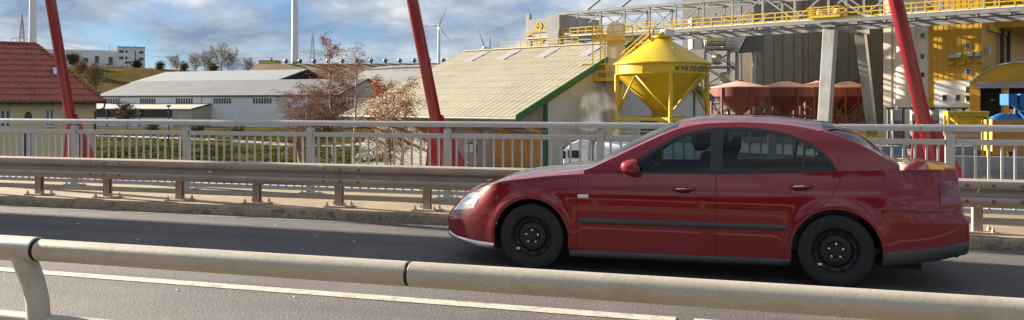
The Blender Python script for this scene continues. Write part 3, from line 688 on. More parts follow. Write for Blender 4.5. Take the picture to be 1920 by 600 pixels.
for k in range(24):
    t = k / 24; p0 = Vector((ex1 + (ridge_x - ex1) * t, -eo + (ry + eo) * t, zr0 + (zr1 - zr0) * t + .1)); t += .9 / 24; p1 = Vector((ex1 + (ridge_x - ex1) * t, -eo + (ry + eo) * t, zr0 + (zr1 - zr0) * t + .07)); hp.tube([p0, p1], [.13, .10], 8)
hp.build('hip_tiles', tilem, ro, kind='stuff')
sky_t = .46; sx = W(101)
def rp(t, x, l): return Vector((x, -eo + (ry + eo) * t, zr0 + (zr1 - zr0) * t + l))
sk = MB(); sk.add([rp(.43, sx - .05, .16), rp(.43, sx + .55, .16), rp(.55, sx + .45, .16), rp(.55, sx - .15, .16)], [(0, 1, 2, 3)])
so = sk.build('roof_window', mat('roof_window_glass', (.6, .65, .68), .15), ro)
sf = MB(); sf.bar(rp(.425, sx - .1, .12), rp(.425, sx + .6, .12), .09); sf.bar(rp(.555, sx - .2, .12), rp(.555, sx + .5, .12), .09); sf.bar(rp(.425, sx - .08, .12), rp(.555, sx - .2, .12), .08); sf.bar(rp(.425, sx + .6, .12), rp(.555, sx + .48, .12), .08)
sf.build('roof_window_frame', mat('roof_window_frame', (.1, .08, .07), .5), so)
gut = mat('gutter_zinc', (0.10, 0.09, 0.08), 0.5, 0.4)
MB().tube([(-wl, -eo - .06, hz - .06), (ex1 + .05, -eo - .06, hz - .06)], .085, 10).build('gutter', gut, ho, smooth=True)
MB().tube([(ex1 + .02, -eo - .06, hz - .08), (ex1 - .05, -.3, hz - .45), (.12 - .2, -.08, hz - .7), (-.08, -.08, 0)], .06, 8).build('downpipe', gut, ho, smooth=True)
for x in np.arange(-12, .4, .62): MB().bb(x, x + .12, -eo, 0, hz - .22, hz - .08).build('rafter_end', gut, ho)

# ------------------------------------------------------------------ warehouses
roofg = mat('grey_sheet_roof', (0.155, 0.158, 0.165), 0.75, var=0.10, sc=0.12, fine=0.06, fsc=3, dirt=(0.115, 0.115, 0.115), dsc=0.2, dpos=(0.45, 0.7))
wallw = mat('white_sheet_wall', (0.66, 0.68, 0.70), 0.7, var=0.05, sc=0.2, fine=0.03, fsc=4)
greyw = mat('grey_gable_wall', (0.36, 0.36, 0.36), 0.8, var=0.06, sc=0.2)
green = mat('green_trim', (0.018, 0.105, 0.038), 0.5, fine=0)
ochre = mat('ochre_panel', (0.36, 0.19, 0.04), 0.8, var=.1, sc=1)
def gable_hall(name, label, cat, corner, rz, L, D, zE, zA, mw, mr, mg, trim=None, over=.5):
    """local x: gable end at x=0, hall runs to -x; y from 0 (front wall) to D; heights above ground"""
    t = thing(name, label, cat, corner, rz)
    wv = MB().add([(0, 0, 0), (-L, 0, 0), (-L, 0, zE), (0, 0, zE), (0, D, 0), (-L, D, 0), (-L, D, zE), (0, D, zE)], [(0, 1, 2, 3), (4, 5, 6, 7)]); wv.build('wall', mw, t)
    MB().add([(0, 0, 0), (0, D, 0), (0, D, zE), (0, D / 2, zA), (0, 0, zE)], [(0, 1, 2, 3, 4)]).build('gable_wall', mg, t)
    MB().add([(-L, 0, 0), (-L, D, 0), (-L, D, zE), (-L, D / 2, zA), (-L, 0, zE)], [(0, 1, 2, 3, 4)]).build('gable_wall', mg, t)
    sl = (zA - zE) / (D / 2)
    for sg in (0, 1):
        y0 = -over if sg == 0 else D + over; ze_ = zE - over * sl
        MB().add([(over, y0, ze_ + .02), (-L - over, y0, ze_ + .02), (-L - over, D / 2, zA + .02), (over, D / 2, zA + .02), (over, y0, ze_ + .30), (-L - over, y0, ze_ + .30), (-L - over, D / 2, zA + .30), (over, D / 2, zA + .30)],
                 [(0, 1, 2, 3), (4, 5, 6, 7), (0, 4, 5, 1), (1, 5, 6, 2), (0, 3, 7, 4)]).build('roof_slope', mr, t)
        if trim: MB().bar((over + .06, y0, ze_ + .12), (over + .06, D / 2, zA + .12), .1, .55).build('verge_trim', trim, t)
    return t
# long white warehouse, its gable end to the right
WRZ = YAW - R(20)
c0 = on(634, 240); zE = hh(178.5, 240) - GZ; zA = hh(149, 256) - GZ
wh = gable_hall('long_warehouse', 'long low white warehouse with grey sheet roof and window strips', 'warehouse', (c0.x, c0.y, GZ), WRZ, 92, 33, zE, zA, wallw, roofg, greyw, green)
def wx(px, rz=WRZ, c=c0):                                   # local x on the front wall for a photo column
    d = (at(px, HOR, 1) - Vector((0, 0, CAMH))); ex = Vector((math.cos(rz), math.sin(rz), 0)); nn = Vector((-math.sin(rz), math.cos(rz), 0))
    t = (c - Vector((0, 0, c.z))).dot(nn) / d.dot(nn); return (d * t - c).dot(ex)
for a, b_ in ((193, 225), (262, 292), (329, 362), (400, 434), (474, 510)):
    x0, x1 = wx(a), wx(b_); z0, z1 = zE - 2.55, zE - .75
    wo = MB().bb(x0, x1, -.03, -.005, z0, z1).build('window_strip', wframe, wh)
    n = 7
    for k in range(n):
        xa = x0 + (x1 - x0) * (k + .14) / n; xb = x0 + (x1 - x0) * (k + .86) / n
        MB().bb(xa, xb, -.06, -.032, z0 + .08, z1 - .08).build('pane', glassd, wo)
for a in (224, 378): MB().tube([(wx(a) + .6, -.35, zE - .2), (wx(a), -.12, zE - .9), (wx(a), -.12, 0)], .12, 6).build('downpipe', craneg, wh)
MB().bb(-92, .0, -.45, -.2, zE - .35, zE - .1).build('gutter', gut, wh)
# gable end details: lower canopy, small windows, ochre door
MB().bb(.02, .5, .4, 32, zE - .45, zE - .2).build('gable_band', mat('gable_trim', (.25, .25, .24), .7), wh)
for k in range(4): MB().bb(.01, .06, 3.2 + k * 2.1, 4.5 + k * 2.1, zE - 2.7, zE - 1.0).build('gable_window', glassd, wh)
MB().bb(.005, .03, .1, 32.9, 0, zE - .46).build('gable_wall_lower', wallw, wh)
cn = MB(); cn.add([(.05, .3, zE - 3.0), (4.5, .3, zE - 3.8), (4.5, 30, zE - 3.8), (.05, 30, zE - 3.0)], [(0, 1, 2, 3)]); cn.add([(.05, .3, zE - 3.2), (4.5, .3, zE - 4.0), (4.5, 30, zE - 4.0), (.05, 30, zE - 3.2)], [(0, 1, 2, 3)]); cn.bb(4.45, 4.55, .3, 30, zE - 4.02, zE - 3.76)
cn.build('canopy', mat('canopy_sheet', (.6, .58, .5), .7), wh)
for a, b_ in ((16, 24.5),): MB().bb(.035, .1, a, b_, 0, zE - 3.3).build('roller_door', ochre, wh)
# lean-to in front of the warehouse
lt = thing('lean_to_shed', 'low cream-roofed lean-to shed with dark window band before the white warehouse', 'shed', (c0.x, c0.y, GZ), WRZ)
xa, xb = wx(100), wx(397); sz = hh(194, 235) - GZ; creamr = mat('cream_sheet', (.36, .35, .29), .75, var=.06, sc=.3)
MB().add([(xa, -9, sz - 1.6), (xb, -9, sz - 1.6), (xb, -.05, sz), (xa, -.05, sz), (xa, -9, sz - 1.85), (xb, -9, sz - 1.85), (xb, -.05, sz - .25), (xa, -.05, sz - .25)], [(0, 1, 2, 3), (4, 5, 6, 7), (0, 1, 5, 4), (1, 2, 6, 5)]).build('roof', creamr, lt)
MB().bar((xb + .05, -9, sz - 1.7), (xb + .05, -.05, sz - .1), .1, .4).build('verge_trim', green, lt)
MB().bb(xa, xb - .3, -8.5, -.1, 0, sz - 4.4).build('plinth_wall', wallw, lt)
MB().bb(xa, wx(362), -8.3, -.1, sz - 4.4, sz - 1.9).build('window_band', glassd, lt)
MB().add([(xb - .2, -8.6, 0), (xb - .2, -.1, 0), (xb - .2, -.1, sz - .3), (xb - .2, -8.6, sz - 1.8), (xb - 7.5, -8.6, 0), (xb - 7.5, -8.6, sz - 1.8)], [(0, 1, 2, 3), (0, 3, 5, 4)]).build('end_wall', creamr, lt)
for px in (240, 300): MB().bb(wx(px), wx(px) + .25, -8.9, -8.6, 0, sz - 1.8).build('post', craneg, lt)
MB().bb(xb - 5.2, xb - 2.2, -8.68, -8.62, 0, sz - 3.0).build('door', mat('shed_door', (.4, .39, .35), .7), lt)
# second hall behind with green verge
c1 = on(516, 318); zE2 = hh(151, 318) - GZ; zA2 = hh(131, 334) - GZ
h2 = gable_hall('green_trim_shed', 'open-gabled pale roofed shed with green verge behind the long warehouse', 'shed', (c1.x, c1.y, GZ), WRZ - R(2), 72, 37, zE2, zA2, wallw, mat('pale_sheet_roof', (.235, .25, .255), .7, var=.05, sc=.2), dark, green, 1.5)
# brown roofed hall with ridge ventilators and the vaulted hall in front of it
brownr = mat('brown_earth_roof', (.17, .11, .055), .9, var=.3, sc=.15, fine=.15, fsc=2)
c2 = on(868, 330); zE3 = hh(158, 330) - GZ; zA3 = hh(120, 356) - GZ
bh = gable_hall('brown_roofed_hall', 'long hall with a dark brown roof carrying a row of round ventilators', 'hall', (c2.x, c2.y, GZ), YAW - R(6), 96, 46, zE3, zA3, greyw, brownr, greyw, None)
ventm = mat('ventilator_metal', (.16, .16, .17), .5, .5)
vm = MB().lathe([(.55, -.2), (.55, .5), (.9, .7), (1.35, 1.4), (1.45, 1.75), (1.2, 2.5), (.6, 2.95), (0, 3.05)], 14).mesh('ventilator', ventm, 40)
for k in range(13):
    v = bpy.data.objects.new('ventilator', vm); C.objects.link(v); v.parent = bh; v.location = (-6 - k * 6.4, 23, zA3 + .3); v.scale = (.72,) * 3
vh = thing('vaulted_hall', 'pale grey barrel-vaulted hall roof between the birches and the red hanger', 'hall', (0, 0, 0), 0)
va = on(890, 285); VZ = FR + R(10); vh.location = (va.x, va.y, GZ); vh.rotation_euler = (0, 0, VZ)
vr = 30.0; vtop = hh(121.5, 330) - GZ; vbase = hh(176, 285) - GZ
P = []; n = 28
for X in np.linspace(-58, 6, 24):
    P.append([(X, vr - vr * math.cos(math.pi * k / n), vbase + (vtop - vbase) * math.sin(math.pi * k / n) ** .9) for k in range(n + 1)])
vlt = MB().grid(P).build('roof', mat('pale_vault_roof', (.24, .235, .225), .75, var=.07, sc=.15, fine=.05, fsc=2, dirt=(.185, .18, .17), dsc=.15), vh, smooth=True)
for X in (-58, 6):
    MB().add([(X, vr - vr * math.cos(math.pi * k / n), vbase + (vtop - vbase) * math.sin(math.pi * k / n) ** .9) for k in range(n + 1)] + [(X, 2 * vr, 0), (X, 0, 0)], [tuple(range(n + 3))]).build('end_wall', greyw, vh)
MB().bb(-58, 6, -.05, .05, 0, vbase).build('side_wall', wallw, vh)
for k in range(11): MB().box((-47 + k * 4.6, 9.2, vbase + (vtop - vbase) * .895), (2.6, .5, .25)).build('roof_light', wframe, vlt)

# ------------------------------------------------------------------ office block and things on the hill
def hz_(px, d): p = on(px, d); return gheight(p.x, p.y)
od = 500; oc = on(272, od); ozb = hh(124, od); oz = hz_(272, od)
ob = thing('office_block', 'white three-storey office block joined to a long flat hall on the hilltop', 'building', (oc.x, oc.y, 0), YAW + R(24.5))
def OX(px): return wallx(px, YAW + R(24.5), oc)
def OZ(py): return hh(py, od)
MB().bb(OX(220), OX(272), 0, 16, oz - 4, OZ(89)).build('tower_block', whitew, ob)
MB().bb(OX(60), OX(219.9), 2, 40, oz - 6, OZ(96)).build('long_wing', whitew, ob)
MB().bb(OX(196), OX(219.8), 14, 30, OZ(97), OZ(91)).build('rear_block', whitew, ob)
MB().bb(OX(219.5), OX(272.5), -.5, 16.5, OZ(89), OZ(88.2)).build('parapet', roofg, ob)
offm = mat('office_glass', (.06, .07, .10), .1, fine=0)
for a, b_, c, d in ((223, 232, 95, 100), (235, 239.5, 95, 100), (223, 232, 107, 112), (235, 239.5, 107, 112), (252, 256, 94, 118), (261, 269, 96, 101), (261, 269, 108, 113), (233, 247, 115, 122)):
    wo = MB().bb(OX(a), OX(b_), -.08, -.01, OZ(d), OZ(c)).build('window', mat('red_reveal', (.25, .06, .07), .6, fine=0) if a in (223, 261, 235) else wframe, ob)
    MB().bb(OX(a) + .25, OX(b_) - .25, -.14, -.085, OZ(d) + .25, OZ(c) - .25).build('pane', offm, wo)
for a, b_, c, d in ((96, 106, 103, 112), (123, 133, 104, 113), (155, 166, 110, 119), (177, 186, 106, 120), (203, 212, 107, 121)):
    wo = MB().bb(OX(a), OX(b_), 1.92, 1.99, OZ(d), OZ(c)).build('window', wframe, ob); MB().bb(OX(a) + .2, OX(b_) - .2, 1.85, 1.915, OZ(d) + .2, OZ(c) - .2).build('pane', offm, wo)
for px in (104, 205, 253): MB().bar((OX(px), 4, OZ(96)), (OX(px), 4, OZ(84)), .18).build('mast', craneg, ob)
cs = on(485, 400); yb = thing('ochre_hut', 'small ochre flat-roofed hut on the crest beside the white mast', 'hut', (cs.x, cs.y, 0), YAW)
zc = hz_(500, 400)
MB().bb(0, 8.6, 0, 8, zc - 3, hh(114, 400)).build('wall', mat('ochre_render', (.45, .32, .10), .8), yb); MB().bb(-.2, 8.8, -.2, 8.2, hh(114, 400), hh(113, 400)).build('roof', roofg, yb); MB().lathe([(.5, 0), (.5, .8), (.9, 1), (0, 1.5)], 10, (5, 4, hh(113, 400))).build('chimney', ventm, yb)
# parked cars on the hill
ccols = [(.5, .03, .03), (.8, .8, .8), (.7, .7, .72), (.55, .05, .04), (.8, .8, .78), (.75, .75, .75)]
cn_ = ['red hatchback parked furthest left before the hilltop office hall', 'white car parked second from left before the hilltop office hall', 'silver car parked third from left before the hilltop office hall', 'red car parked fourth from left before the hilltop office hall', 'white car parked by the office block entrance', 'pale silver car parked right of the office block entrance']
carp = [(-2.1, .35), (-2.15, .7), (-1.2, .85), (-.7, 1.4), (.8, 1.42), (1.4, .9), (2.05, .8), (2.1, .35)]
for i, px in enumerate((178, 188, 199, 206, 234, 243)):
    d = 480; p = on(px, d); z = hh(123.5, d)
    t = thing('parked_car', cn_[i], 'car', (p.x, p.y, z), YAW + R(20), 'cars parked on the hilltop')
    MB().prism(carp, 1.7, 'y', -.85).build('body', mat('hill_car_paint', ccols[i], .3, fine=0, coat=.6), t, bevel=.08)
    for a in (-1.3, 1.3):
        for b_ in (-.82, .82): MB().lathe([(0, -.1), (.32, -.1), (.32, .1), (0, .1)], 12, (a, b_, .32), 'y').build('wheel', rubber, t)
    MB().prism([(-1.1, .88), (-.68, 1.33), (.76, 1.35), (1.25, .92)], 1.72, 'y', -.86).build('window', glassd, t)
struct(MB().grid([[tuple(on(130, 474, hh(125.2, 474))), tuple(on(260, 474, hh(125.2, 474)))], [tuple(on(130, 495, hh(124.6, 488))), tuple(on(260, 495, hh(124.6, 488)))]]).build('car_park', yardm))

# wind turbines
twm = mat('turbine_white', (.72, .73, .74), .4, fine=0); tred = mat('turbine_red', (.5, .05, .04), .5, fine=0); tgreen = mat('turbine_green', (.12, .25, .12), .5, fine=0)
def turbine(px, d, ztop, r0, r1, L, label, ang, base=None, yawt=0, bands=False):
    p = on(px, d); z0 = (hz_(px, d) - 3) if base is None else base
    t = thing('wind_turbine', label, 'wind turbine', (p.x, p.y, z0), YAW + yawt, 'wind turbines on the horizon'); H = ztop - z0
    MB().tube([(0, 0, 0), (0, 0, H * .5), (0, 0, H)], [r0, (r0 + r1) / 2, r1], 24).build('tower', twm, t, smooth=40)
    if bands: MB().tube([(0, 0, 0), (0, 0, 14)], [r0 * 1.01, r0 * 1.0], 24).build('painted_foot', tgreen, t, smooth=40)
    MB().box((0, 1, H + r1), (r1 * 2.2, r1 * 5, r1 * 2.2)).build('nacelle', twm, t, bevel=.4)
    hub = MB().lathe([(0, -r1 * 3.4), (r1 * .9, -r1 * 2.6), (r1, -r1 * 1.4)], 14, (0, 0, H + r1), 'y').build('hub', twm, t, smooth=True)
    for k in range(3):
        a = R(ang + 120 * k); dr = Vector((math.sin(a), 0, math.cos(a))); sd_ = Vector((math.cos(a), 0, -math.sin(a))); c_ = Vector((0, -r1 * 2.2, H + r1))
        P = []
        bl = bpy.data.objects.new('blade', None)
        for (q0, q1, m_) in ((.0, .62, twm), (.62, .76, tred), (.76, .88, twm), (.88, 1, tred)):
            mb = MB(); rows = []
            for q in np.linspace(q0, q1, 6):
                wd_ = L * (.02 + .055 * math.exp(-((q - .2) / .22) ** 2) + .022 * (1 - q)); rows.append([tuple(c_ + dr * (L * q) + sd_ * (wd_ * u) + Vector((0, -wd_ * v * .3, 0))) for u, v in ((-.4, 0), (.1, .5), (.6, 0), (.1, -.5), (-.4, 0))])
            mb.grid(rows)
            if q0 == 0: bl = mb.build('blade', m_, t, smooth=True)
            else: mb.build('blade_band', m_, bl, smooth=True)
turbine(61.5, 420, 100, 1.95, 1.2, 40, 'thick white wind turbine tower rising behind the tiled house roof', 20)
turbine(553, 560, 140, 2.5, 1.4, 45, 'tall white wind turbine tower with greenish foot rising behind the sheds', 175, bands=True)
turbine(823, 900, hh(50, 900), 2.1, 1.2, 20, 'white wind turbine with red-banded blades right of the middle red hanger', 25)
turbine(908, 1150, hh(90, 1150), 2.0, 1.2, 27, 'distant wind turbine whose hub just clears the tan hall ridge', -18)
# lattice pylons
def pylon(px, d, top, label, arms):
    p = on(px, d); z0 = hz_(px, d) - 2; H = top - z0; t = thing('power_pylon', label, 'pylon', (p.x, p.y, z0), YAW + R(15), 'lattice power pylons on the hill')
    lm = mat('pylon_steel', (.22, .24, .26), .6, fine=0); b_ = 3.2; m_ = MB()
    for sx_ in (-1, 1):
        for sy in (-1, 1): m_.bar((sx_ * b_, sy * b_, 0), (sx_ * .25, sy * .25, H), .28)
    zs = [H * (1 - .83 ** k) for k in range(0, 14)]
    for a, c_ in zip(zs[:-1], zs[1:]):
        wa = b_ + (.25 - b_) * a / H; wc = b_ + (.25 - b_) * c_ / H
        for sy in (-1, 1):
            m_.bar((-wa, sy * wa, a), (wc, sy * wc, c_), .16); m_.bar((wa, sy * wa, a), (-wc, sy * wc, c_), .16)
            m_.bar((sy * wa, -wa, a), (sy * wc, wc, c_), .16)
    m_.build('lattice_mast', lm, t)
    for q, wd_ in arms:
        am = MB(); z = H * q; am.bar((-wd_, 0, z), (wd_, 0, z), .25); am.bar((-wd_, 0, z), (0, 0, z + 2.2), .18); am.bar((wd_, 0, z), (0, 0, z + 2.2), .18); ao = am.build('cross_arm', lm, t)
        for x in (-wd_, -wd_ * .5, wd_ * .5, wd_): MB().bar((x, 0, z), (x, 0, z - 2), .22).build('insulator', lm, ao)
    return t
pylon(41, 560, hh(26, 560), 'lattice power pylon standing behind the tiled house roof', ((.62, 6.5), (.40, 8)))
pylon(586, 620, hh(60, 620), 'lattice power pylon between the white tower and the birches', ((.60, 9), (.36, 11)))
pylon(919, 1300, hh(70, 1300), 'thin distant lattice pylon just above the tan hall ridge', ((.7, 6),))
wm = MB()
for k, (y0, y1) in enumerate(((58, 86), (62, 90), (72, 97))):
    a = at(41, y0, 560); b_ = at(586, y1 + 4, 620); wm.tube([a.lerp(b_, t) - Vector((0, 0, 16 * 4 * t * (1 - t) * .5)) for t in np.linspace(0, 1, 20)], .06, 4)
    tag(wm.build('power_line', mat('wire', (.15, .16, .18), .5, fine=0)), ['uppermost thin power line sagging between two pylons', 'middle thin power line sagging between two pylons', 'lowest thin power line sagging between two pylons'][k], 'cable', 'power lines'); wm = MB()

# ------------------------------------------------------------------ tan hall, parallel to the crane
FX = Vector((math.cos(FR), math.sin(FR), 0)); FY = Vector((-math.sin(FR), math.cos(FR), 0))
tanr = mat('tan_sheet_roof', (.285, .255, .175), .8, var=.07, sc=.25, fine=.06, fsc=3, dirt=(.20, .18, .13), dsc=.35, dpos=(.45, .8))
corr = mat('corrugated_sheet', (.50, .50, .48), .6, .1, var=.06, sc=.3, fine=.03, fsc=5, wave=(.8, R(90), .6), dirt=(.40, .39, .36), dsc=.4)
wood = mat('timber_boards', (.42, .22, .06), .75, var=.2, sc=1.5, fine=.1, fsc=9)
apx = on(1180, 100); HA = hh(80, 100) - GZ; HE = hh(220.5, 83) - GZ
hl_ = thing('tan_hall', 'large tan-roofed storage hall with green verges behind the railing', 'hall', (apx.x, apx.y, GZ), FR)
YE, YF, LH = -22.3, 21.5, 27.5                              # eave line towards us, far eave, length along -x
HF = hh(186, 117) - GZ
sl1 = (HA - HE) / -YE
def roof_z(y): return HA + (y * sl1 if y < 0 else -(HA - HF) * y / YF)
rs = MB().add([(.6, YE, HE), (-LH, YE, HE), (-LH, 0, HA), (.6, 0, HA), (.6, YE, HE - .25), (-LH, YE, HE - .25), (-LH, 0, HA - .25), (.6, 0, HA - .25)], [(0, 1, 2, 3), (4, 5, 6, 7), (0, 1, 5, 4), (1, 2, 6, 5), (0, 3, 7, 4)]).build('roof_slope', tanr, hl_)
nrow = 11
for k in range(nrow):                                       # sheets lap in courses, each a little proud of the next
    y0 = YE * (1 - k / nrow) - .12; y1 = YE * (1 - (k + 1) / nrow)
    pts_ = []
    n = 130
    for yy, l in ((y0, .02), (y0, .14), (y1, .07)):
        pts_.append([(.6 - (LH + .6) * i / n, yy, roof_z(min(0, yy)) + l + (.03 if (i // 2) % 2 else 0)) for i in range(n + 1)])
    MB().grid(pts_).build('sheet_course', tanr, rs)
MB().add([(.6, 0, HA), (-LH, 0, HA), (-LH, YF, HF), (.6, YF, HF), (.6, 0, HA - .25), (-LH, 0, HA - .25), (-LH, YF, HF - .25), (.6, YF, HF - .25)], [(0, 1, 2, 3), (4, 5, 6, 7), (2, 3, 7, 6), (0, 3, 7, 4)]).build('roof_slope', tanr, hl_)
MB().bar((.6, 0, HA + .12), (-LH, 0, HA + .12), .9, .12).build('ridge_cap', mat('ridge_cap', (.62, .56, .42), .7), hl_)
skl = mat('roof_light_sheet', (.36, .335, .33), .4)
for i, x in enumerate((-23.5, -17.8, -11.3, -4.6)):
    MB().add([(x, -1.0, roof_z(-1.0) + .2), (x + 1.6, -1.0, roof_z(-1.0) + .2), (x + 1.6, -4.6, roof_z(-4.6) + .2), (x, -4.6, roof_z(-4.6) + .2), (x, -1.0, roof_z(-1.0)), (x + 1.6, -1.0, roof_z(-1.0)), (x + 1.6, -4.6, roof_z(-4.6)), (x, -4.6, roof_z(-4.6))], [(0, 1, 2, 3), (0, 1, 5, 4), (1, 2, 6, 5), (2, 3, 7, 6), (3, 0, 4, 7)]).build('roof_light', skl, rs)
MB().bar((.68, YE, HE - .05), (.68, 0, HA - .02), .16, .75).build('verge_board', green, hl_)
MB().bar((.68, YF, HF - .05), (.68, 0, HA - .02), .16, .75).build('verge_board', green, hl_)
MB().tube([(.6, YE - .1, HE - .1), (-LH, YE - .1, HE - .1)], .12, 8).build('gutter', craneg, hl_)
YW = -16.6                                                  # side wall under the overhang
gw = MB().add([(0, YW, 0), (0, YF, 0), (0, YF, HF - .3), (0, 0, HA - .3), (0, YW, roof_z(YW) - .3)], [(0, 1, 2, 3, 4)]); gw.build('gable_wall', corr, hl_)
MB().bb(-LH, -.1, YW - .1, YW + .1, 0, HE + .2).build('side_wall', concrete, hl_)
MB().bb(-.25, .14, YW - .25, YW + .12, 0, roof_z(YW) - .3).build('corner_post', green, hl_)
MB().bb(-.1, .12, YF - 5.0, YF - 4.6, 0, roof_z(YF - 5) - .3).build('gable_post', green, hl_)
MB().add([(-LH, YW, 0), (-LH, YF, 0), (-LH, YF, HF - .3), (-LH, 0, HA - .3), (-LH, YW, HE)], [(0, 1, 2, 3, 4)]).build('rear_gable', corr, hl_)
for x in np.arange(-27, .5, 4.45):
    o = MB(); o.bar((x, YW - .1, 3.9), (x, YE + .5, HE - .45), .22, .3); o.bar((x, YW - .1, HE + 1.6), (x, YE + .2, HE - .35), .22, .3); o.build('timber_brace', wood, hl_)
# timber door boards in the side wall near the corner post
dco = MB().bb(-7.6, -.6, YW - .30, YW - .22, 0, 4.0).build('sliding_door', mat('door_backing', (.2, .1, .03), .8), hl_)
for k in range(14): MB().bb(-7.6 + k * .5, -7.6 + k * .5 + .47, YW - .345 - .01 * (k % 2), YW - .305, .05, 3.98).build('board', wood, dco)
MB().bb(-14, .2, YW - .5, YW - .2, 4.05, 4.35).build('door_track', craneg, hl_)
MB().bb(-24, -13, YW - 1.0, YW - .12, 0, .9).build('concrete_plinth', concrete, hl_)
def boardsign(x, w_, label):
    t = thing('notice_board', label, 'sign', tuple(Vector((apx.x, apx.y, GZ)) + FX * x + FY * (YW - .2)), FR, 'notice boards on the concrete wall')
    z0, z1 = hh(287, 92) - GZ, hh(269, 92) - GZ
    MB().bb(-w_ / 2, w_ / 2, 0, .05, z0, z1).build('panel', wframe, t); MB().bb(-w_ / 2, w_ / 2, -.02, -.002, z1 - .18, z1).build('header', green, t)
    for k in range(5): MB().bb(-w_ / 2 + .08, w_ / 2 - .1 - .06 * (k % 2), -.012, -.002, z1 - .34 - k * .13, z1 - .30 - k * .13).build('text_line', greyw, t)
xs1 = wallx(873.5, FR, Vector((apx.x, apx.y, 0)) + FY * (YW - .2)); xs2 = wallx(883.5, FR, Vector((apx.x, apx.y, 0)) + FY * (YW - .2))
boardsign(xs1, .55, 'left of two white notice boards with green headers on the hall wall'); boardsign(xs2, .55, 'right of two white notice boards with green headers on the hall wall')
xs3 = wallx(891.5, FR, Vector((apx.x, apx.y, 0)) + FY * (YW - .2))
fb = thing('fire_box', 'small red box on the concrete hall wall beside the notice boards', 'box', tuple(Vector((apx.x, apx.y, GZ + hh(288, 92) - GZ)) + FX * xs3 + FY * (YW - .32)), FR)
MB().bb(-.18, .18, 0, .2, 0, .72).build('cabinet', redsteel, fb, bevel=.02); MB().bb(-.14, .14, -.02, -.002, .05, .62).build('door', mat('red_door', (.45, .04, .05), .4), fb)

# ------------------------------------------------------------------ yellow hopper silo
SD = 88.0; sc_ = on(1241, SD)
si = thing('hopper_silo', 'yellow conical grain hopper silo on legs with web address lettering', 'silo', (sc_.x, sc_.y, GZ), YAW)
def SZ(py): return hh(py, SD) - GZ
SR = 86 / F * SD
zr, zb_, zt0, zc0 = SZ(119), SZ(140), SZ(73), SZ(219)
MB().lathe([(.75, zt0), (SR + .22, zr - .02), (SR + .22, zr - .14), (SR, zr - .14)], 64).build('cone_roof', yellow, si, smooth=30)
MB().lathe([(SR, zr - .12), (SR, zb_)], 64).build('drum', yellow, si, smooth=30)
MB().lathe([(SR + .05, zb_ + .06), (SR + .12, zb_), (SR, zb_ - .08)], 64).build('ring_beam', yellow, si, smooth=30)
MB().lathe([(SR - .05, zb_), (.45, zc0), (.45, zc0 - .7)], 64).build('hopper_cone', yellow, si, smooth=30)
MB().lathe([(.75, zt0 - .3), (.75, zt0 + .12), (1.0, zt0 + .12), (1.0, zt0 + .3), (0, zt0 + .3)], 24).build('top_collar', yellow, si, smooth=30)
for k in range(8):
    a = 2 * math.pi * k / 8 + .2; MB().bar((SR * 1.01 * math.cos(a), SR * 1.01 * math.sin(a), zr - .1), (SR * 1.01 * math.cos(a), SR * 1.01 * math.sin(a), zb_), .08, .08).build('drum_seam', yellow, si)
for a in (25, 75): MB().lathe([(.12, 0), (.12, .3), (0, .34)], 10, (SR * .55 * math.cos(R(-a)), SR * .55 * math.sin(R(-a)), zr + (zt0 - zr) * .46)).build('roof_stub', yellow, si)
legs = []
for a in (180, 270, 0, 90):
    c_ = Vector((SR * .985 * math.cos(R(a)), SR * .985 * math.sin(R(a)), 0)); legs.append(c_)
    MB().tube([c_ + Vector((0, 0, 0)), c_ + Vector((0, 0, zb_ + .05))], .24, 14).build('leg', yellow, si, smooth=35)
zl_ = SZ(222)
for i in range(4):
    p, q = legs[i], legs[(i + 1) % 4]; m_ = (p + q) / 2 * 1.38; m_.z = zb_ - .1
    for e_ in (p, q): MB().tube([m_, e_ + Vector((0, 0, zl_ + .5))], .11, 8).build('brace', yellow, si, smooth=True)
    MB().bar(p + Vector((0, 0, zl_)), q + Vector((0, 0, zl_)), .25, .35).build('tie_beam', yellow, si)
# lettering wrapped on the drum
def text_mesh(txt, size):
    cu = bpy.data.curves.new('lettering', 'FONT'); cu.body = txt; cu.size = size; cu.resolution_u = 3; cu.extrude = 0; cu.offset = .012 * size
    o = bpy.data.objects.new('lettering', cu); C.objects.link(o); dg = bpy.context.evaluated_depsgraph_get(); me = bpy.data.meshes.new_from_object(o.evaluated_get(dg)); bpy.data.objects.remove(o); return me
lm = mat('green_lettering', (.01, .055, .04), .5, fine=0)
me = text_mesh('www.md-getreide.de', 1.12); bm = bmesh.new(); bm.from_mesh(me)
bmesh.ops.subdivide_edges(bm, edges=[e for e in bm.edges if e.calc_length() > .25], cuts=2)
a0 = R(-90 + 4.5); rr_ = SR + .02
zm = (zr - .12 + zb_) / 2 - .33
for v in bm.verts:
    a = a0 + (v.co.x * .64) / rr_; v.co = Vector((rr_ * math.cos(a), rr_ * math.sin(a), zm + v.co.y))
bm.to_mesh(me); bm.free(); me.materials.append(lm); lo_ = bpy.data.objects.new('lettering', me); C.objects.link(lo_); lo_.parent = si

# handrail maker for walkways
def railing(parent, pts, mt, hgt=1.1, step=1.6, w_=.07, name='railing'):
    m_ = MB()
    for a, b_ in zip(pts[:-1], pts[1:]):
        a = Vector(a); b_ = Vector(b_)
        for f_ in (.5, 1.0): m_.bar(a + Vector((0, 0, hgt * f_)), b_ + Vector((0, 0, hgt * f_)), w_)
        m_.bar(a + Vector((0, 0, .1)), b_ + Vector((0, 0, .1)), w_ * .6, .2)
        n = max(1, int((b_ - a).length / step))
        for k in range(n + 1): p = a.lerp(b_, k / n); m_.bar(p, p + Vector((0, 0, hgt)), w_)
    return m_.build(name, mt, parent)
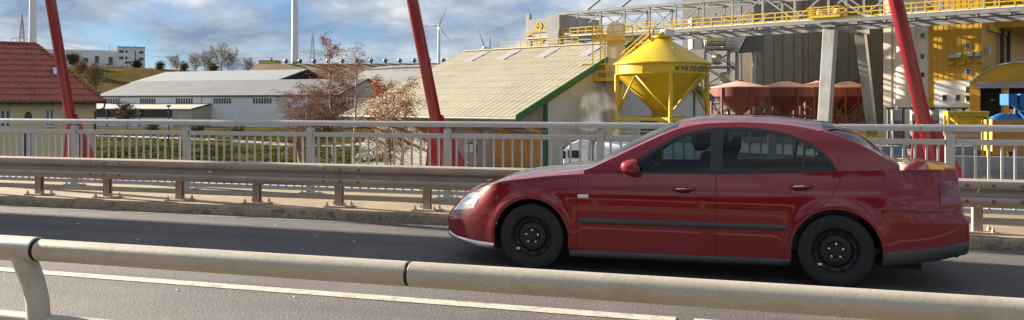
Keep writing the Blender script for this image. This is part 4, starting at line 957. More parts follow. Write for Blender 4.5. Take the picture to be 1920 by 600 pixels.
# elevator tower with rounded head, platforms, ladder, stair to the silo top
TD = 95.0; tcn = on(1155, TD); paleb = mat('pale_housing', (.60, .54, .42), .6, var=.06, sc=.5)
tw_ = thing('elevator_tower', 'pale round-headed bucket elevator with yellow platforms left of the silo', 'elevator', (tcn.x, tcn.y, GZ), YAW - R(28))
def TZ(py): return hh(py, TD) - GZ
hw = .95
poly = [(-hw, 0), (hw, 0), (hw, TZ(57))] + [(hw * math.cos(R(a)), TZ(57) + 1.0 * math.sin(R(a))) for a in range(15, 180, 15)] + [(-hw, TZ(57))]
MB().prism(poly, 1.0, 'y', -.5).build('casing', paleb, tw_, smooth=20)
MB().bb(-.15, .3, -.56, -.505, TZ(110), TZ(85)).build('inspection_hatch', whitew, tw_)
for zz_, x0, x1, y0, y1 in ((TZ(74), -2.2, 1.7, -2.0, .9), (TZ(149), -3.3, 1.2, -2.2, .8)):
    pl = MB().bb(x0, x1, y0, y1, zz_ - .22, zz_ - .02).build('platform', yellow, tw_)
    railing(pl, [(x1, y0 + .05, zz_), (x0 + .05, y0 + .05, zz_), (x0 + .05, y1 - .05, zz_), (x1, y1 - .05, zz_)], yellow, 1.5 if zz_ > TZ(100) else 1.7, 1.2, .11)
ld = MB()
for x in (-1.45, -.85): ld.bar((x, -1.2, TZ(149)), (x, -1.2, TZ(66)), .09)
for k in range(24): z = TZ(149) + (TZ(74) - TZ(149)) * k / 23; ld.bar((-1.45, -1.2, z), (-.85, -1.2, z), .06)
ld.build('ladder', yellow, tw_)
for x, y in ((-2.1, -1.9), (1.1, -1.9)): MB().bar((x, y, TZ(149)), (x, y, TZ(75)), .1).build('post', yellow, tw_)
st = thing('silo_stair', 'yellow steel stair climbing from the elevator platform to the silo top', 'stair', (0, 0, 0))
p0 = at(1168, 121, 90.5); p1 = at(1222, 75, 88.3); p2 = at(1250, 74, 88.0)
side = Vector((0, 0, 1)).cross((p1 - p0).normalized()).normalized() * .45
for s in (-1, 1):
    MB().bar(p0 + side * s, p1 + side * s, .1, .3).build('stringer', yellow, st); railing(st, [p0 + side * s, p1 + side * s, p2 + side * s], yellow, 1.15, .9, .09)
for k in range(14): MB().box(p0.lerp(p1, (k + .5) / 14), (.9, .34, .06), math.atan2(side.y, side.x)).build('tread', yellow, st)
MB().box(p1.lerp(p2, .5) - Vector((0, 0, .15)), ((p2 - p1).length + .6, 1.4, .16), YAW).build('landing', yellow, st)
vb = thing('vent_box', 'white filter box on a yellow bracket at the silo top', 'vent', tuple(at(1252, 62, 88)), YAW + R(25))
MB().box((0, 0, 0), (1.3, .9, .8)).build('housing', whitew, vb, bevel=.06); MB().bar((-.5, 0, -.3), (-.6, 0, -1.0), .2).build('bracket', yellow, vb); MB().tube([(-.6, 0, .05), (-1.2, 0, -.5)], .22, 12).build('duct', yellow, vb)
ws = thing('works_platform', 'low yellow railed platform beneath the hopper silo', 'platform', tuple(on(1248, 84, hh(268, 84))), FR)
MB().bb(-6, 4, -1.5, 1.5, -.25, 0).build('deck', yellow, ws); railing(ws, [(-6, -1.5, 0), (4, -1.5, 0)], yellow, 1.15, 1.2, .09)
for x in (-5.8, 3.8):
    for y in (-1.4, 1.4): MB().bar((x, y, GZ - ws.location.z), (x, y, -.25), .2).build('leg', yellow, ws)
bs = thing('blue_bin', 'long blue-grey steel container under the hopper silo', 'container', tuple(on(1285, 90)), FR)
MB().bb(-5, 5, -1.2, 1.2, 2.6, SZ(222)).build('box', mat('blue_grey_paint', (.10, .19, .28), .55), bs)
for x in (-4.5, 4.5): MB().bb(x - .2, x + .2, -1.1, 1.1, 0, 2.6).build('support', craneg, bs)

# ------------------------------------------------------------------ tanker truck below the hall
trk = thing('tanker_truck', 'white tanker truck with roof fairing parked before the grey gable', 'truck', tuple(on(1055, 74)), YAW + R(-14))
tz = hh(262, 74) - GZ; twh = mat('truck_white', (.74, .76, .78), .35, fine=0, coat=.4)
MB().prism([(0.0, .55), (2.3, .55), (2.3, tz - .75), (.22, tz - .75), (.06, tz - 1.5)], 2.4, 'y', 0).build('cab', twh, trk, bevel=.08)
MB().prism([(.35, tz - .76), (2.28, tz - .76), (2.3, tz - .02), (1.5, tz), (.75, tz - .32)], 2.2, 'y', .1).build('roof_fairing', twh, trk, bevel=.1)
MB().add([(.045, .12, tz - 1.5), (.045, 2.28, tz - 1.5), (.18, 2.2, tz - .85), (.18, .2, tz - .85)], [(0, 1, 2, 3)]).build('windscreen', glassd, trk)
MB().bb(.5, 1.5, -.02, -.004, tz - 1.65, tz - .95).build('side_window', glassd, trk); MB().bb(.1, .3, -.3, -.05, tz - 1.7, tz - 1.0).build('mirror', trimb, trk); MB().bb(-.15, .25, .1, 2.3, tz - .80, tz - .70).build('sun_visor', glassd, trk)
MB().bb(0, 2.2, -.02, 2.42, .35, .8).build('bumper', trimb, trk)
tk = MB().lathe([(0, 2.7), (.8, 2.72), (1.1, 2.9), (1.2, 3.3), (1.2, 12.3), (1.1, 12.7), (0, 12.9)], 28, (0, 1.2, tz - 1.25), 'x').build('tank', twh, trk, smooth=35)
railing(tk, [(3.4, .7, tz - .15), (12, .7, tz - .15)], craneg, .6, 1.6, .05)
for x in (5, 8, 11): MB().lathe([(.3, 0), (.3, .18), (0, .2)], 14, (x, 1.2, tz - .08)).build('hatch', craneg, tk)
MB().bb(1.5, 12.6, .7, 1.7, .75, 1.05).build('chassis', trimb, trk)
for x in (1.0, 3.2, 10, 11.2, 12.3):
    for y in (.15, 2.2): MB().lathe([(0, -.15), (.5, -.15), (.5, .15), (0, .15)], 20, (x, y, .5), 'y').build('wheel', rubber, trk)
# vapour beside the gable
sm = MB()
def blob(c_, r_, seed):
    P = []
    for i in range(13):
        th = math.pi * i / 12; row = []
        for j in range(25):
            ph = 2 * math.pi * j / 24; d = Vector((math.sin(th) * math.cos(ph), math.sin(th) * math.sin(ph), math.cos(th)))
            k = 1 + .25 * mnoise.noise(d * 1.6 + Vector((seed, 0, 0))); row.append(Vector(c_) + Vector((d.x * r_[0], d.y * r_[1], d.z * r_[2])) * k)
        P.append(row)
    sm.grid(P)
blob(at(1122, 236, 80), (2.1, 1.0, 4.0), 1)
sv_ = bpy.data.materials.new('vapour'); sv_.use_nodes = True; t_ = sv_.node_tree; t_.nodes.remove(t_.nodes['Principled BSDF']); pv = t_.nodes.new('ShaderNodeVolumePrincipled'); t_.links.new(pv.outputs[0], t_.nodes['Material Output'].inputs['Volume'])
pv.inputs['Color'].default_value = (.95, .95, .95, 1); nz_ = t_.nodes.new('ShaderNodeTexNoise'); nz_.inputs['Scale'].default_value = .55; nz_.inputs['Detail'].default_value = 6
gg = t_.nodes.new('ShaderNodeNewGeometry'); t_.links.new(gg.outputs['Position'], nz_.inputs['Vector']); mr_ = t_.nodes.new('ShaderNodeMapRange'); mr_.inputs[1].default_value = .45; mr_.inputs[2].default_value = .75; mr_.inputs[4].default_value = .30
t_.links.new(nz_.outputs['Fac'], mr_.inputs[0]); t_.links.new(mr_.outputs[0], pv.inputs['Density'])
so_ = sm.build('vapour_cloud', sv_, smooth=True, kind='stuff', label='thin white vapour drifting up beside the grey gable wall', category='vapour')

# ------------------------------------------------------------------ gantry crane
CS = 1.2
def crn(s, y=0, z=0): return Vector((-s * CS, y * CS, z))   # local: x right-near along the girder
ng = on(1556, 110 * CS); cr = thing('gantry_crane', 'grey lattice gantry crane with yellow walkways spanning the whole works', 'crane', (ng.x, ng.y, GZ), FR)
zbot = hh(37, 110 * CS) - GZ; ztop_ = zbot + 4.9
x0c, x1c = -62.0, 66.0; yA, yB = 1.0, 9.5
for y in (yA, yB):
    MB().bar((x0c, y, zbot), (x1c, y, zbot), .75, .9).build('lower_chord', craneg, cr); MB().bar((x0c + 6, y, ztop_), (x1c, y, ztop_), .5, .55).build('upper_chord', craneg, cr)
    n = 22
    for k in range(n + 1):
        x = x0c + 6 + (x1c - x0c - 6) * k / n; MB().bar((x, y, zbot + .4), (x, y, ztop_ - .2), .34).build('upright', craneg, cr)
        if k < n:
            xn = x0c + 6 + (x1c - x0c - 6) * (k + 1) / n; xm = (x + xn) / 2
            a, b_ = ((x, zbot + .4), (xn, ztop_ - .2)) if k % 2 else ((x, ztop_ - .2), (xn, zbot + .4))
            MB().bar((a[0], y, a[1]), (b_[0], y, b_[1]), .24).build('diagonal', craneg, cr)
for k in range(0, 23):
    x = x0c + 6 + (x1c - x0c - 6) * k / 22; MB().bar((x, yA, ztop_), (x, yB, ztop_), .24).build('cross_tie', craneg, cr); MB().bar((x, yA, zbot), (x, yB, zbot), .3).build('cross_tie', craneg, cr)
    if k < 22: MB().bar((x, yA, ztop_), (x + (x1c - x0c - 6) / 22, yB, ztop_), .18).build('top_bracing', craneg, cr)
for y in (-.9,):
    MB().bb(x0c, x1c, y - .55, y + .45, zbot - .05, zbot + .1).build('walkway', whitew, cr); railing(cr, [(x0c, y - .5, zbot + .1), (x1c, y - .5, zbot + .1)], yellow, 1.45, 1.9, .17)
MB().bar((x0c, yA - .2, zbot - .95), (x1c, yA - .2, zbot - .95), .35, .22).build('trolley_rail', trimb, cr)
MB().bar((x0c, yB, zbot - .8), (x1c, yB, zbot - .8), .7, .5).build('trolley_rail', craneg, cr)
for x in np.arange(x0c + 3, x1c, 4.2): MB().bar((x, yA - .2, zbot - .9), (x + .25, yA, zbot - .3), .3, .3).build('rail_hanger', craneg, cr)
def leg(top, bot, w0, w1, dpt, name='leg'):
    a = Vector(top); b_ = Vector(bot); vs = []
    for p, w_ in ((a, w0), (b_, w1)):
        for sx_, sy in ((-1, -1), (1, -1), (1, 1), (-1, 1)): vs.append((p.x + sx_ * w_ / 2, p.y + sy * dpt / 2, p.z))
    return MB().add(vs, [(0, 1, 2, 3), (7, 6, 5, 4), (0, 4, 5, 1), (1, 5, 6, 2), (2, 6, 7, 3), (3, 7, 4, 0)]).build(name, craneg, cr, bevel=.05)
leg((0, .4, zbot - 1.1), (.6, -4.6, 1.5), 1.9, 1.7, 1.7); leg((0, 15.5, zbot - 1.1), (.3, 21.5, 1.5), 1.6, 1.5, 1.6)
MB().bb(-1.1, 1.1, -.9, 17, zbot - 1.25, zbot - .45).build('portal_beam', craneg, cr)
for y in (-4.6, 21.5):
    bg_ = MB().bb(-2.6, 2.6, y - .6, y + .6, .5, 1.5).build('bogie', yellow, cr)
    for x in (-1.8, 1.8): MB().lathe([(0, -.3), (.5, -.3), (.5, .3), (0, .3)], 16, (x, y, .52), 'y').build('wheel', trimb, bg_)
MB().bb(-2.4, 2.6, -3.2, -1.0, zbot + .1, zbot + .25).build('platform', yellow, cr)
railing(cr, [(-2.4, -1.2, zbot + .25), (-2.4, -3.15, zbot + .25), (2.6, -3.15, zbot + .25), (2.6, -1.2, zbot + .25)], yellow, 1.5, 1.3, .13)
for x in (-1.2, 1.6): MB().tube([(x, -2.2, zbot + .9), (x + .3, -2.2, zbot + .9)], .55, 14).build('cable_drum', whitew, cr)
# end portal behind the hall
ex_ = x0c + 7.5
MB().bb(ex_ - 1.7, ex_ + 1.7, -2.0, 13, zbot + 1.3, zbot + 4.4).build('end_girder', craneg, cr)
MB().bb(ex_ - 7.5, ex_ - 1.7, -1.0, .2, zbot + 1.0, zbot + 4.0).build('side_girder', craneg, cr)
leg((ex_, -1.0, zbot + 1.3), (ex_ + .3, -1.2, zbot - 8), 3.2, 1.7, 2.0, 'end_leg'); leg((ex_, 12, zbot + 1.3), (ex_ + .3, 14, zbot - 8), 3.0, 1.6, 1.8, 'end_leg'); leg((ex_ - 7.3, -.4, zbot + 3.4), (ex_ - 6.9, -.4, zbot - 8), .9, .8, .9, 'end_leg')
MB().bb(ex_ - 8.4, ex_ - 6.4, -1.2, .6, zbot + .2, zbot + .6).build('bracket', craneg, cr)
MB().bb(ex_ - 7.8, ex_ - 6.9, -.9, -.1, zbot + 3.2, zbot + 5.2).build('end_post', craneg, cr)
MB().bb(ex_ - 13, ex_ + 7, -2.9, -1.2, zbot - 2.2, zbot - 1.95).build('platform', whitew, cr)
railing(cr, [(ex_ - 13, -2.85, zbot - 1.95), (ex_ - 6, -2.85, zbot - 1.95)], yellow, 1.4, 1.5, .12); railing(cr, [(ex_ - 5, -2.85, zbot - 1.95), (ex_ + 7, -2.85, zbot - 1.95)], yellow, 1.4, 1.5, .12)
for k in range(9): MB().box((ex_ - 5.5 + k * .42, -3.3, zbot - 5.0 + k * .36), (.3, .8, .08)).build('stair_tread', yellow, cr)
for y in (-3.7, -2.9): MB().bar((ex_ - 5.7, y, zbot - 5.1), (ex_ - 1.8, y, zbot - 1.8), .1, .3).build('stair_stringer', yellow, cr); railing(cr, [(ex_ - 5.7, y, zbot - 5.0), (ex_ - 1.8, y, zbot - 1.7)], yellow, 1.1, 1.2, .1)
em = MB(); em.lathe([(.62, -.04), (.85, -.04), (.85, .0), (.62, 0)], 28, (ex_ - 4.3, -1.06, zbot + 2.5), 'y'); em.bar((ex_ - 4.9, -1.08, zbot + 2.5), (ex_ - 3.7, -1.08, zbot + 2.5), .03, .2); em.bar((ex_ - 4.3, -1.08, zbot + 2.5), (ex_ - 4.75, -1.08, zbot + 3.0), .03, .18); em.bar((ex_ - 4.3, -1.08, zbot + 2.5), (ex_ - 3.85, -1.08, zbot + 3.0), .03, .18)
em.build('round_emblem', yellow, cr)
km = text_mesh('K', 1.7); km.materials.append(yellow); ko = bpy.data.objects.new('letter', km); C.objects.link(ko); ko.parent = cr; ko.rotation_euler = (R(90), 0, 0); ko.location = (ex_ - 3.1, -1.05, zbot + 1.95)
for x in (ex_ + 6, ex_ + 14): MB().tube([(x, 1, ztop_), (x + 12, 4, ztop_ + 9)], .22, 10).build('stay', craneg, cr)

# ------------------------------------------------------------------ red hopper silos
redold = mat('weathered_red_paint', (.14, .022, .013), .7, var=.2, sc=.8, fine=.08, fsc=4, dirt=(.10, .022, .016), dsc=.8, dpos=(.45, .7), stretch=((1.5, 1.5, .15), (.09, .03, .02), .5, .75))
pink = mat('faded_pink_roof', (.50, .30, .22), .8, var=.08, sc=.5)
rl = ['leftmost of the four red hopper silos with faded pink roof', 'second from left of the four red hopper silos behind the car roof', 'third from left of the red hopper silos beside the crane leg', 'rightmost of the red hopper silos between the two crane legs']
def red_silo(px, d, rpx, lab):
    p = on(px, d); r = rpx / F * d; t = thing('red_hopper_silo', lab, 'silo', (p.x, p.y, GZ), YAW + R(20), 'row of red hopper silos')
    z = lambda py: hh(py, d) - GZ
    MB().lathe([(.5, z(152)), (r * 1.02, z(163)), (r * 1.02, z(164.5)), (r, z(164.5))], 32).build('cone_roof', pink, t, smooth=20); MB().lathe([(0, z(150.5)), (.7, z(150.5)), (.7, z(154))], 16).build('roof_cap', redold, t)
    MB().lathe([(r, z(164.3)), (r, z(181))], 32).build('drum', redold, t, smooth=20); MB().lathe([(r * .98, z(181)), (.6, z(214)), (.6, z(218))], 32).build('hopper_cone', redold, t, smooth=20)
    lg = []
    for k in range(6):
        a = 2 * math.pi * k / 6 + .3; c_ = Vector((r * math.cos(a), r * math.sin(a), 0)); lg.append(c_)
        MB().bar(c_, c_ + Vector((0, 0, z(165))), .32).build('leg', redold, t)
    for k in range(6):
        a, b_ = lg[k], lg[(k + 1) % 6]; MB().bar(a + Vector((0, 0, z(240))), b_ + Vector((0, 0, z(190))), .16).build('brace', redold, t); MB().bar(a + Vector((0, 0, z(216))), b_ + Vector((0, 0, z(216))), .22).build('tie_beam', redold, t)
for (px, d, rp_), l in zip(((1387, 146, 52), (1472, 156, 50), (1536, 166, 45), (1588, 176, 38)), rl): red_silo(px, d, rp_, l)
# ------------------------------------------------------------------ big grey silo block of tall panels
darkc = mat('dark_grey_concrete', (.085, .105, .135), .85, var=.1, sc=.15, fine=.06, fsc=2, dirt=(.06, .072, .09), dsc=.2)
ribm = mat('rib_concrete', (.085, .08, .08), .85)
gc = on(1412, 172); gb = thing('grey_silo_block', 'tall dark grey ribbed silo block behind the red hopper silos', 'silo block', (gc.x, gc.y, GZ), YAW - R(55))
# the face runs along local y (right-away)
face = YAW + R(35); Lf = wallx(1668, face, gc)
MB().bb(-20, -.12, .1, Lf, 0, 44).build('core', ribm, gb)
npn = 18
wds = [1.0, 1.1, .9, 1.2, 1.0, .5, .5, 1.2, 1.0, .6, .5, 1.1, 1.2, .9, .5, .6, 1.1, 1.0]; tot = sum(wds); yy = 0
for i, w_ in enumerate(wds):
    wy = Lf * w_ / tot; z = 0
    MB().bb(-.1, .12 if w_ > .7 else .3, yy + .18, yy + wy - .18, 0, 44).build('panel', darkc, gb)
    MB().bb(-.1, .22, yy + wy - .12, yy + wy + .10, 0, 44).build('rib', ribm, gb); yy += wy
MB().bb(-20, .4, 0, Lf, 44, 44.6).build('roof_slab', concrete, gb)
# ------------------------------------------------------------------ round metal silos with conical tops
steel = mat('silo_steel', (.42, .43, .44), .45, .6, var=.08, sc=.4, fine=.04, fsc=3)
def metal_silo(px, d, rpx, ytop, lab):
    p = on(px, d); r = rpx / F * d; t = thing('steel_silo', lab, 'silo', (p.x, p.y, GZ), YAW, 'round steel silos beyond the crane'); zt = hh(ytop, d) - GZ
    ringh = 1.6; n = int(zt / ringh); pr = []
    for k in range(n): pr += [(r, k * ringh), (r + .06, k * ringh + .1), (r, k * ringh + .2)]
    MB().lathe(pr + [(r, zt)], 36).build('shell', steel, t, smooth=25)
    rf = MB().lathe([(r + .2, zt - .1), (r + .2, zt), (.8, zt + r * .55), (.8, zt + r * .55 + .6), (0, zt + r * .55 + .7)], 36).build('cone_roof', steel, t, smooth=20)
    for k in range(18): a = 2 * math.pi * k / 18; MB().bar((r * math.cos(a), r * math.sin(a), zt + .08), (.8 * math.cos(a), .8 * math.sin(a), zt + r * .55 + .08), .12, .16).build('roof_rib', craneg, rf)
    for k in range(12): a = 2 * math.pi * k / 12; MB().bar(((r + .1) * math.cos(a), (r + .1) * math.sin(a), 0), ((r + .1) * math.cos(a), (r + .1) * math.sin(a), zt), .14).build('stiffener', craneg, t)
metal_silo(1356, 215, 38, 22, 'round steel silo with ribbed cone roof left of the grey silo block'); metal_silo(1442, 235, 36, 16, 'second round steel silo whose cone roof shows above the grey block'); metal_silo(1500, 250, 32, 10, 'third round steel silo farthest right among the cone roofs')
# pale shaft and conveyor tower
sh = thing('pale_shaft', 'pale vertical shaft left of the dark grey silo block', 'tower', tuple(on(1400, 170)), YAW + R(-20)); MB().bb(-.9, .9, -1, 1, 0, hh(18, 170) - GZ).build('casing', paleb, sh); MB().bb(-1.9, -1.1, -.8, .8, 0, hh(-10, 170) - GZ).build('duct', whitew, sh); MB().bb(-1.1, -.9, -.6, .6, 0, hh(-10, 170) - GZ).build('joint', ribm, sh)
lt_ = thing('lattice_tower', 'steel lattice conveyor tower beside the pale shaft', 'tower', tuple(on(1352, 160)), YAW + R(-12)); lz = hh(92, 160) - GZ; hw_ = 3.0
for sx_ in (-1, 1):
    for sy in (-1, 1): MB().bar((sx_ * hw_, sy * hw_, 0), (sx_ * hw_, sy * hw_, lz), .38).build('leg', craneg, lt_)
nb_ = 5
for k in range(nb_):
    z0, z1 = lz * k / nb_, lz * (k + 1) / nb_
    for s in (-1, 1):
        MB().bar((-hw_, s * hw_, z0), (hw_, s * hw_, z1), .2).build('brace', craneg, lt_); MB().bar((hw_, s * hw_, z0), (-hw_, s * hw_, z1), .2).build('brace', craneg, lt_); MB().bar((-hw_, s * hw_, z1), (hw_, s * hw_, z1), .3).build('floor_beam', craneg, lt_)
        MB().bar((s * hw_, -hw_, z0), (s * hw_, hw_, z1), .2).build('brace', craneg, lt_)
    MB().bb(-hw_, hw_, -hw_, hw_, z1 - .16, z1 - .04).build('floor', ribm, lt_)
    if k > 1: MB().lathe([(0, -1), (.9, -.9), (1.1, 0), (.9, .9), (0, 1)], 16, (-.8 + .5 * k % 2, 0, z1 - 2.0), 'x').build('motor_housing', paleb, lt_, smooth=True)
railing(lt_, [(-hw_, -hw_, lz), (hw_, -hw_, lz)], craneg, 1.3, 1.2, .12)
cb = thing('conveyor_box', 'grey sheet-metal conveyor boxes bridging above the lattice tower', 'conveyor', tuple(at(1312, 92, 172)), YAW)
MB().bb(-2, 8, -2, 2, 0, 6.0).build('housing', steel, cb)
for k in range(5): MB().bb(-1.9 + k * 2, -1.7 + k * 2, -2.06, -2.005, .2, 5.8).build('seam', ribm, cb)
MB().bb(-2.1, 8.1, -2.1, 2.1, 6.0, 6.4).build('roof', craneg, cb)
cb2 = thing('slanted_hopper', 'ribbed grey slanted hopper box hanging left of the dark silo block', 'hopper', tuple(at(1360, 97, 158)), YAW)
MB().prism([(0, .6), (2.6, 0), (4.6, 4.2), (0, 4.2)], 3, 'y', 0).build('chute', steel, cb2); MB().prism([(2.8, -.2), (7.2, .2), (8.0, 4.2), (4.8, 4.2)], 3, 'y', .2).build('bin', darkc, cb2)
for k in range(8): MB().bar((3.0 + k * .55, .16, -.1 + .04 * k), (4.9 + k * .42, .16, 4.1), .08).build('rib', ribm, cb2)
MB().tube([(-3.6, 1, 2.6), (-.2, 1, 2.6)], 1.5, 18).build('drum', paleb, cb2)
for x in (1, 6): MB().bb(x - .2, x + .2, 1, 2, -20, .3).build('support', craneg, cb2)
cbe = thing('white_clad_silo', 'whitish clad vertical bin seen left of the lattice tower', 'silo', tuple(on(1314, 190)), YAW + R(-10)); MB().bb(-3, 3, -3, 3, 0, hh(100, 190) - GZ).build('shell', wallw, cbe)
for k in range(4): MB().bb(-3.06, 3.06, -3.06, 3.06, 5 + k * 3.6, 5.15 + k * 3.6).build('band', craneg, cbe)

# ------------------------------------------------------------------ white silo face and yellow mill building
z0m = 140.0; wc = on(1655, z0m); wtot = wallx(1740, FR, wc); ytot = wallx(1840, FR, wc)
creamc = mat('cream_concrete', (.62, .55, .44), .8, var=.06, sc=.2, fine=.04, fsc=3)
wb = thing('cream_silo_block', 'cream concrete silo block with round bays left of the yellow mill', 'silo block', (wc.x, wc.y, GZ), FR)
MB().bb(0, wtot - .02, .6, 16, 0, 42).build('wall', creamc, wb)
MB().bb(.02, 1.3, .25, .598, 0, 42).build('pilaster', creamc, wb)
MB().lathe([(1.9, 0), (1.9, 42)], 32, (3.4, 1.2, 0)).build('round_bay', creamc, wb, smooth=30)
for py in (67, 107, 142, 180):
    z = hh(py + 3, 134) - GZ; wo = MB().bb(wtot - 1.35, wtot - .55, .5, .598, z, z + 1.0).build('window', wframe, wb); MB().bb(wtot - 1.25, wtot - .65, .42, .498, z + .1, z + .9).build('pane', glassd, wb if False else wo)
ym = thing('yellow_mill', 'tall yellow-clad mill building with white lower panel behind the railing', 'building', (wc.x, wc.y, GZ), FR)
MB().bb(wtot, ytot, .3, 90, 0, 42).build('wall', yellowwall, ym)
def ymx(px): return wallx(px, FR, wc)
d_ = 132; 
for k in range(9): x = wtot + (ytot - wtot) * (k + .5) / 9; MB().bb(x - .02, x + .02, .27, .298, hh(150, d_) - GZ, 42).build('cladding_joint', mat('joint_dark', (.35, .22, .02), .7, fine=0) if k == 0 else bpy.data.materials['joint_dark'], ym)
wp = MB().bb(ymx(1752), ymx(1818), .16, .298, 0, hh(151, d_) - GZ).build('white_panel', whitew, ym)
def ywin(px, py, w_=.75, h_=1.0, m_=glassd, y0=.12):
    z = hh(py, d_) - GZ; x = ymx(px); wo = MB().bb(x - w_ / 2 - .1, x + w_ / 2 + .1, y0 - .06, y0 + .03, z - h_ / 2 - .1, z + h_ / 2 + .1).build('window', wframe, ym); MB().bb(x - w_ / 2, x + w_ / 2, y0 - .13, y0 - .065, z - h_ / 2, z + h_ / 2).build('pane', m_, wo)
for px, py in ((1813, 39), (1814, 87), (1815, 134)): ywin(px, py, .6, .8, y0=.26)
for px, py in ((1771, 183), (1796, 183), (1815, 168), (1815, 184)): ywin(px, py, .6, .9)
for k, (px, py, w_) in enumerate(((1785, 108, .9), (1796, 108, .9), (1820, 106, .7), (1833, 106, .7), (1783, 121, .9), (1803, 121, 1.0), (1818, 119, .7), (1837, 118, .7))):   # louvre hoods
    z = hh(py, d_) - GZ; x = ymx(px)
    ho_ = MB().prism([(.29, 0), (.29, .75), (.1, .75), (-.55, .1), (-.55, 0)], w_, 'x', x - w_ / 2).build('vent_hood', steel if k < 4 else yellowwall, ym); MB().bb(x - w_ / 2 + .1, x + w_ / 2 - .1, -.45, .2, -.05 + z, z - .004).build('vent_opening', dark, ho_)
    ho_.location = (0, 0, z); 
    for c_ in ho_.children: c_.location = (0, 0, -z)
MB().bb(ytot - .3, ytot + .5, 4, 26, hh(58, 135) - GZ, hh(48, 135) - GZ).build('eaves_band', yellowwall, ym)
MB().bb(ytot + .02, ytot + 6, 12, 90, hh(58, 145) - GZ, 42).build('upper_oriel', yellowwall, ym)
for y in (14, 20): MB().bb(ytot + .3, ytot + .9, y, y + .6, 0, hh(58, 145) - GZ).build('column', ribm, ym)
lp_ = MB().box((ytot + .35, 3.0, hh(93, 130) - GZ), (.7, .9, 1.0)).build('floodlight', steel, ym); MB().bar((ytot, 3.0, hh(93, 130) - GZ), (ytot + .3, 3.0, hh(93, 130) - GZ), .15).build('bracket', craneg, lp_)
# arched annex
an = thing('arched_annex', 'yellow annex with shallow arched roof and dark door openings', 'building', tuple(on(1818, 128)), YAW - R(31)); AD = 126
def AZ(py): return hh(py, AD) - GZ
def AX(px): return wallx(px, YAW - R(31), on(1818, 128))
aw = AX(2000)
arc = [(aw * t, AZ(155) + (AZ(117) - AZ(155)) * math.sin(math.pi * (.5 - abs(t - .5))) ** .8) for t in np.linspace(0, 1, 21)]
cut = [(AX(1838), AX(1881)), (AX(1892), AX(1940))]; dz_ = AZ(165)
m_ = MB()
xs_ = [0, cut[0][0], cut[0][1], cut[1][0], cut[1][1], aw]
for i in (0, 2, 4): m_.bb(xs_[i], xs_[i + 1], 0, .4, 0, dz_)
m_.prism([(0, dz_)] + [(aw, dz_)] + list(reversed(arc)), .4, 'y', 0); m_.build('front_wall', yellowwall, an)
MB().grid([[(x, -.25, z + .08) for x, z in arc], [(x, 18, z + .08) for x, z in arc]]).build('arched_roof', roofg, an); MB().grid([[(x, -.25, z - .12) for x, z in arc], [(x, -.25, z + .1) for x, z in arc]]).build('roof_edge', mat('grey_green_edge', (.30, .36, .30), .6), an)
MB().bb(.05, .35, .41, 18, 0, AZ(156)).build('side_wall', yellowwall, an); MB().bb(0, aw, 17.6, 18, 0, AZ(156)).build('back_wall', yellowwall, an)
MB().bb(AX(1831), AX(1960), -.35, -.01, dz_, AZ(153)).build('lintel', craneg, an)
for a, b_ in cut:
    dd = MB().bb(a + .02, b_ - .02, 2.2, 2.4, 0, dz_ - .02).build('door', dark, an); MB().bb(b_ - .25, b_ - .05, -.1, .3, 0, dz_ - .02).build('door_frame', craneg, dd)
MB().bb(AX(1857), AX(1864), 2.1, 2.19, AZ(188.5), AZ(187)).build('notice', paintline, an)
# blue skips
blue = mat('blue_skip_paint', (.015, .115, .33), .5, var=.08, sc=1, dirt=(.015, .10, .28), dsc=1.5)
b1 = thing('blue_skip', 'tall blue tipping container raised in front of the annex door', 'container', tuple(on(1891, 113)), YAW - R(3)); bz = lambda py: hh(py, 113) - GZ
MB().prism([(0, bz(197)), (1.15, bz(197)), (1.15, bz(176)), (0, bz(176))], 2.2, 'y', 0).build('tailboard', blue, b1); MB().prism([(1.6, bz(176)), (3.0, bz(176)), (5.4, bz(212)), (5.4, bz(226)), (3.3, bz(226)), (1.6, bz(198))], 2.2, 'y', 0).build('body', blue, b1, bevel=.05)
MB().bar((1.35, .6, bz(178)), (.6, .6, 0), .14).build('prop', craneg, b1)
for x in (1.3, 4.8): MB().bb(x - .15, x + .15, .3, 1.9, 0, bz(205)).build('support', trimb, b1)
b2 = thing('blue_tarpaulin', 'low crumpled blue tarpaulin heap beside the tipping container', 'tarpaulin', tuple(on(1884, 112, hh(224, 112))), YAW)
P = []
for i in range(13):
    P.append([(-2.1 + 4.2 * j / 20, -.9 + 1.8 * i / 12, max(0, .85 * (1 - (abs(i / 6 - 1)) ** 2) * (1 - abs(j / 10 - 1) ** 3)) + .12 * mnoise.noise(Vector((i * .5, j * .4, 2)))) for j in range(21)])
MB().grid(P).build('sheet', blue, b2, smooth=True); MB().bb(-2.3, 2.3, -1, 1, GZ - b2.location.z, -.02).build('pallet_stack', wood, b2)
# ------------------------------------------------------------------ block walls, quay furniture
blkm = mat('block_concrete', (.40, .33, .24), .85, var=.18, sc=.5, fine=.1, fsc=5, bump=.2, bsc=10, dirt=(.22, .18, .13), dsc=.6)
blkm2 = mat('block_concrete_grey', (.32, .28, .22), .85, var=.15, sc=.6, fine=.1, fsc=5)
def block_wall(name, label, pA, pB, top, bw=1.7, bh=.78):
    d = pB - pA; L = d.length; t = thing(name, label, 'wall', (pA.x, pA.y, GZ), math.atan2(d.y, d.x)); rows = int(round((top - GZ) / bh)); h = (top - GZ) / rows
    me_ = [MB().box((0, 0, 0), (bw - .05, .8, h - .05)).mesh('block', mm) for mm in (blkm, blkm2)]
    MB().bb(0, L, .12, .7, 0, top - GZ - .05).build('mortar_core', ribm, t)
    for r_ in range(rows):
        n = int(L / bw)
        for k in range(n + (r_ % 2 == 0)):
            o = bpy.data.objects.new('block', me_[random.random() < .3]); C.objects.link(o); o.parent = t; o.location = ((k + .5 + (.5 if r_ % 2 else 0) - .0) * bw, .4 + random.uniform(-.03, .03), (r_ + .5) * h)
    return t
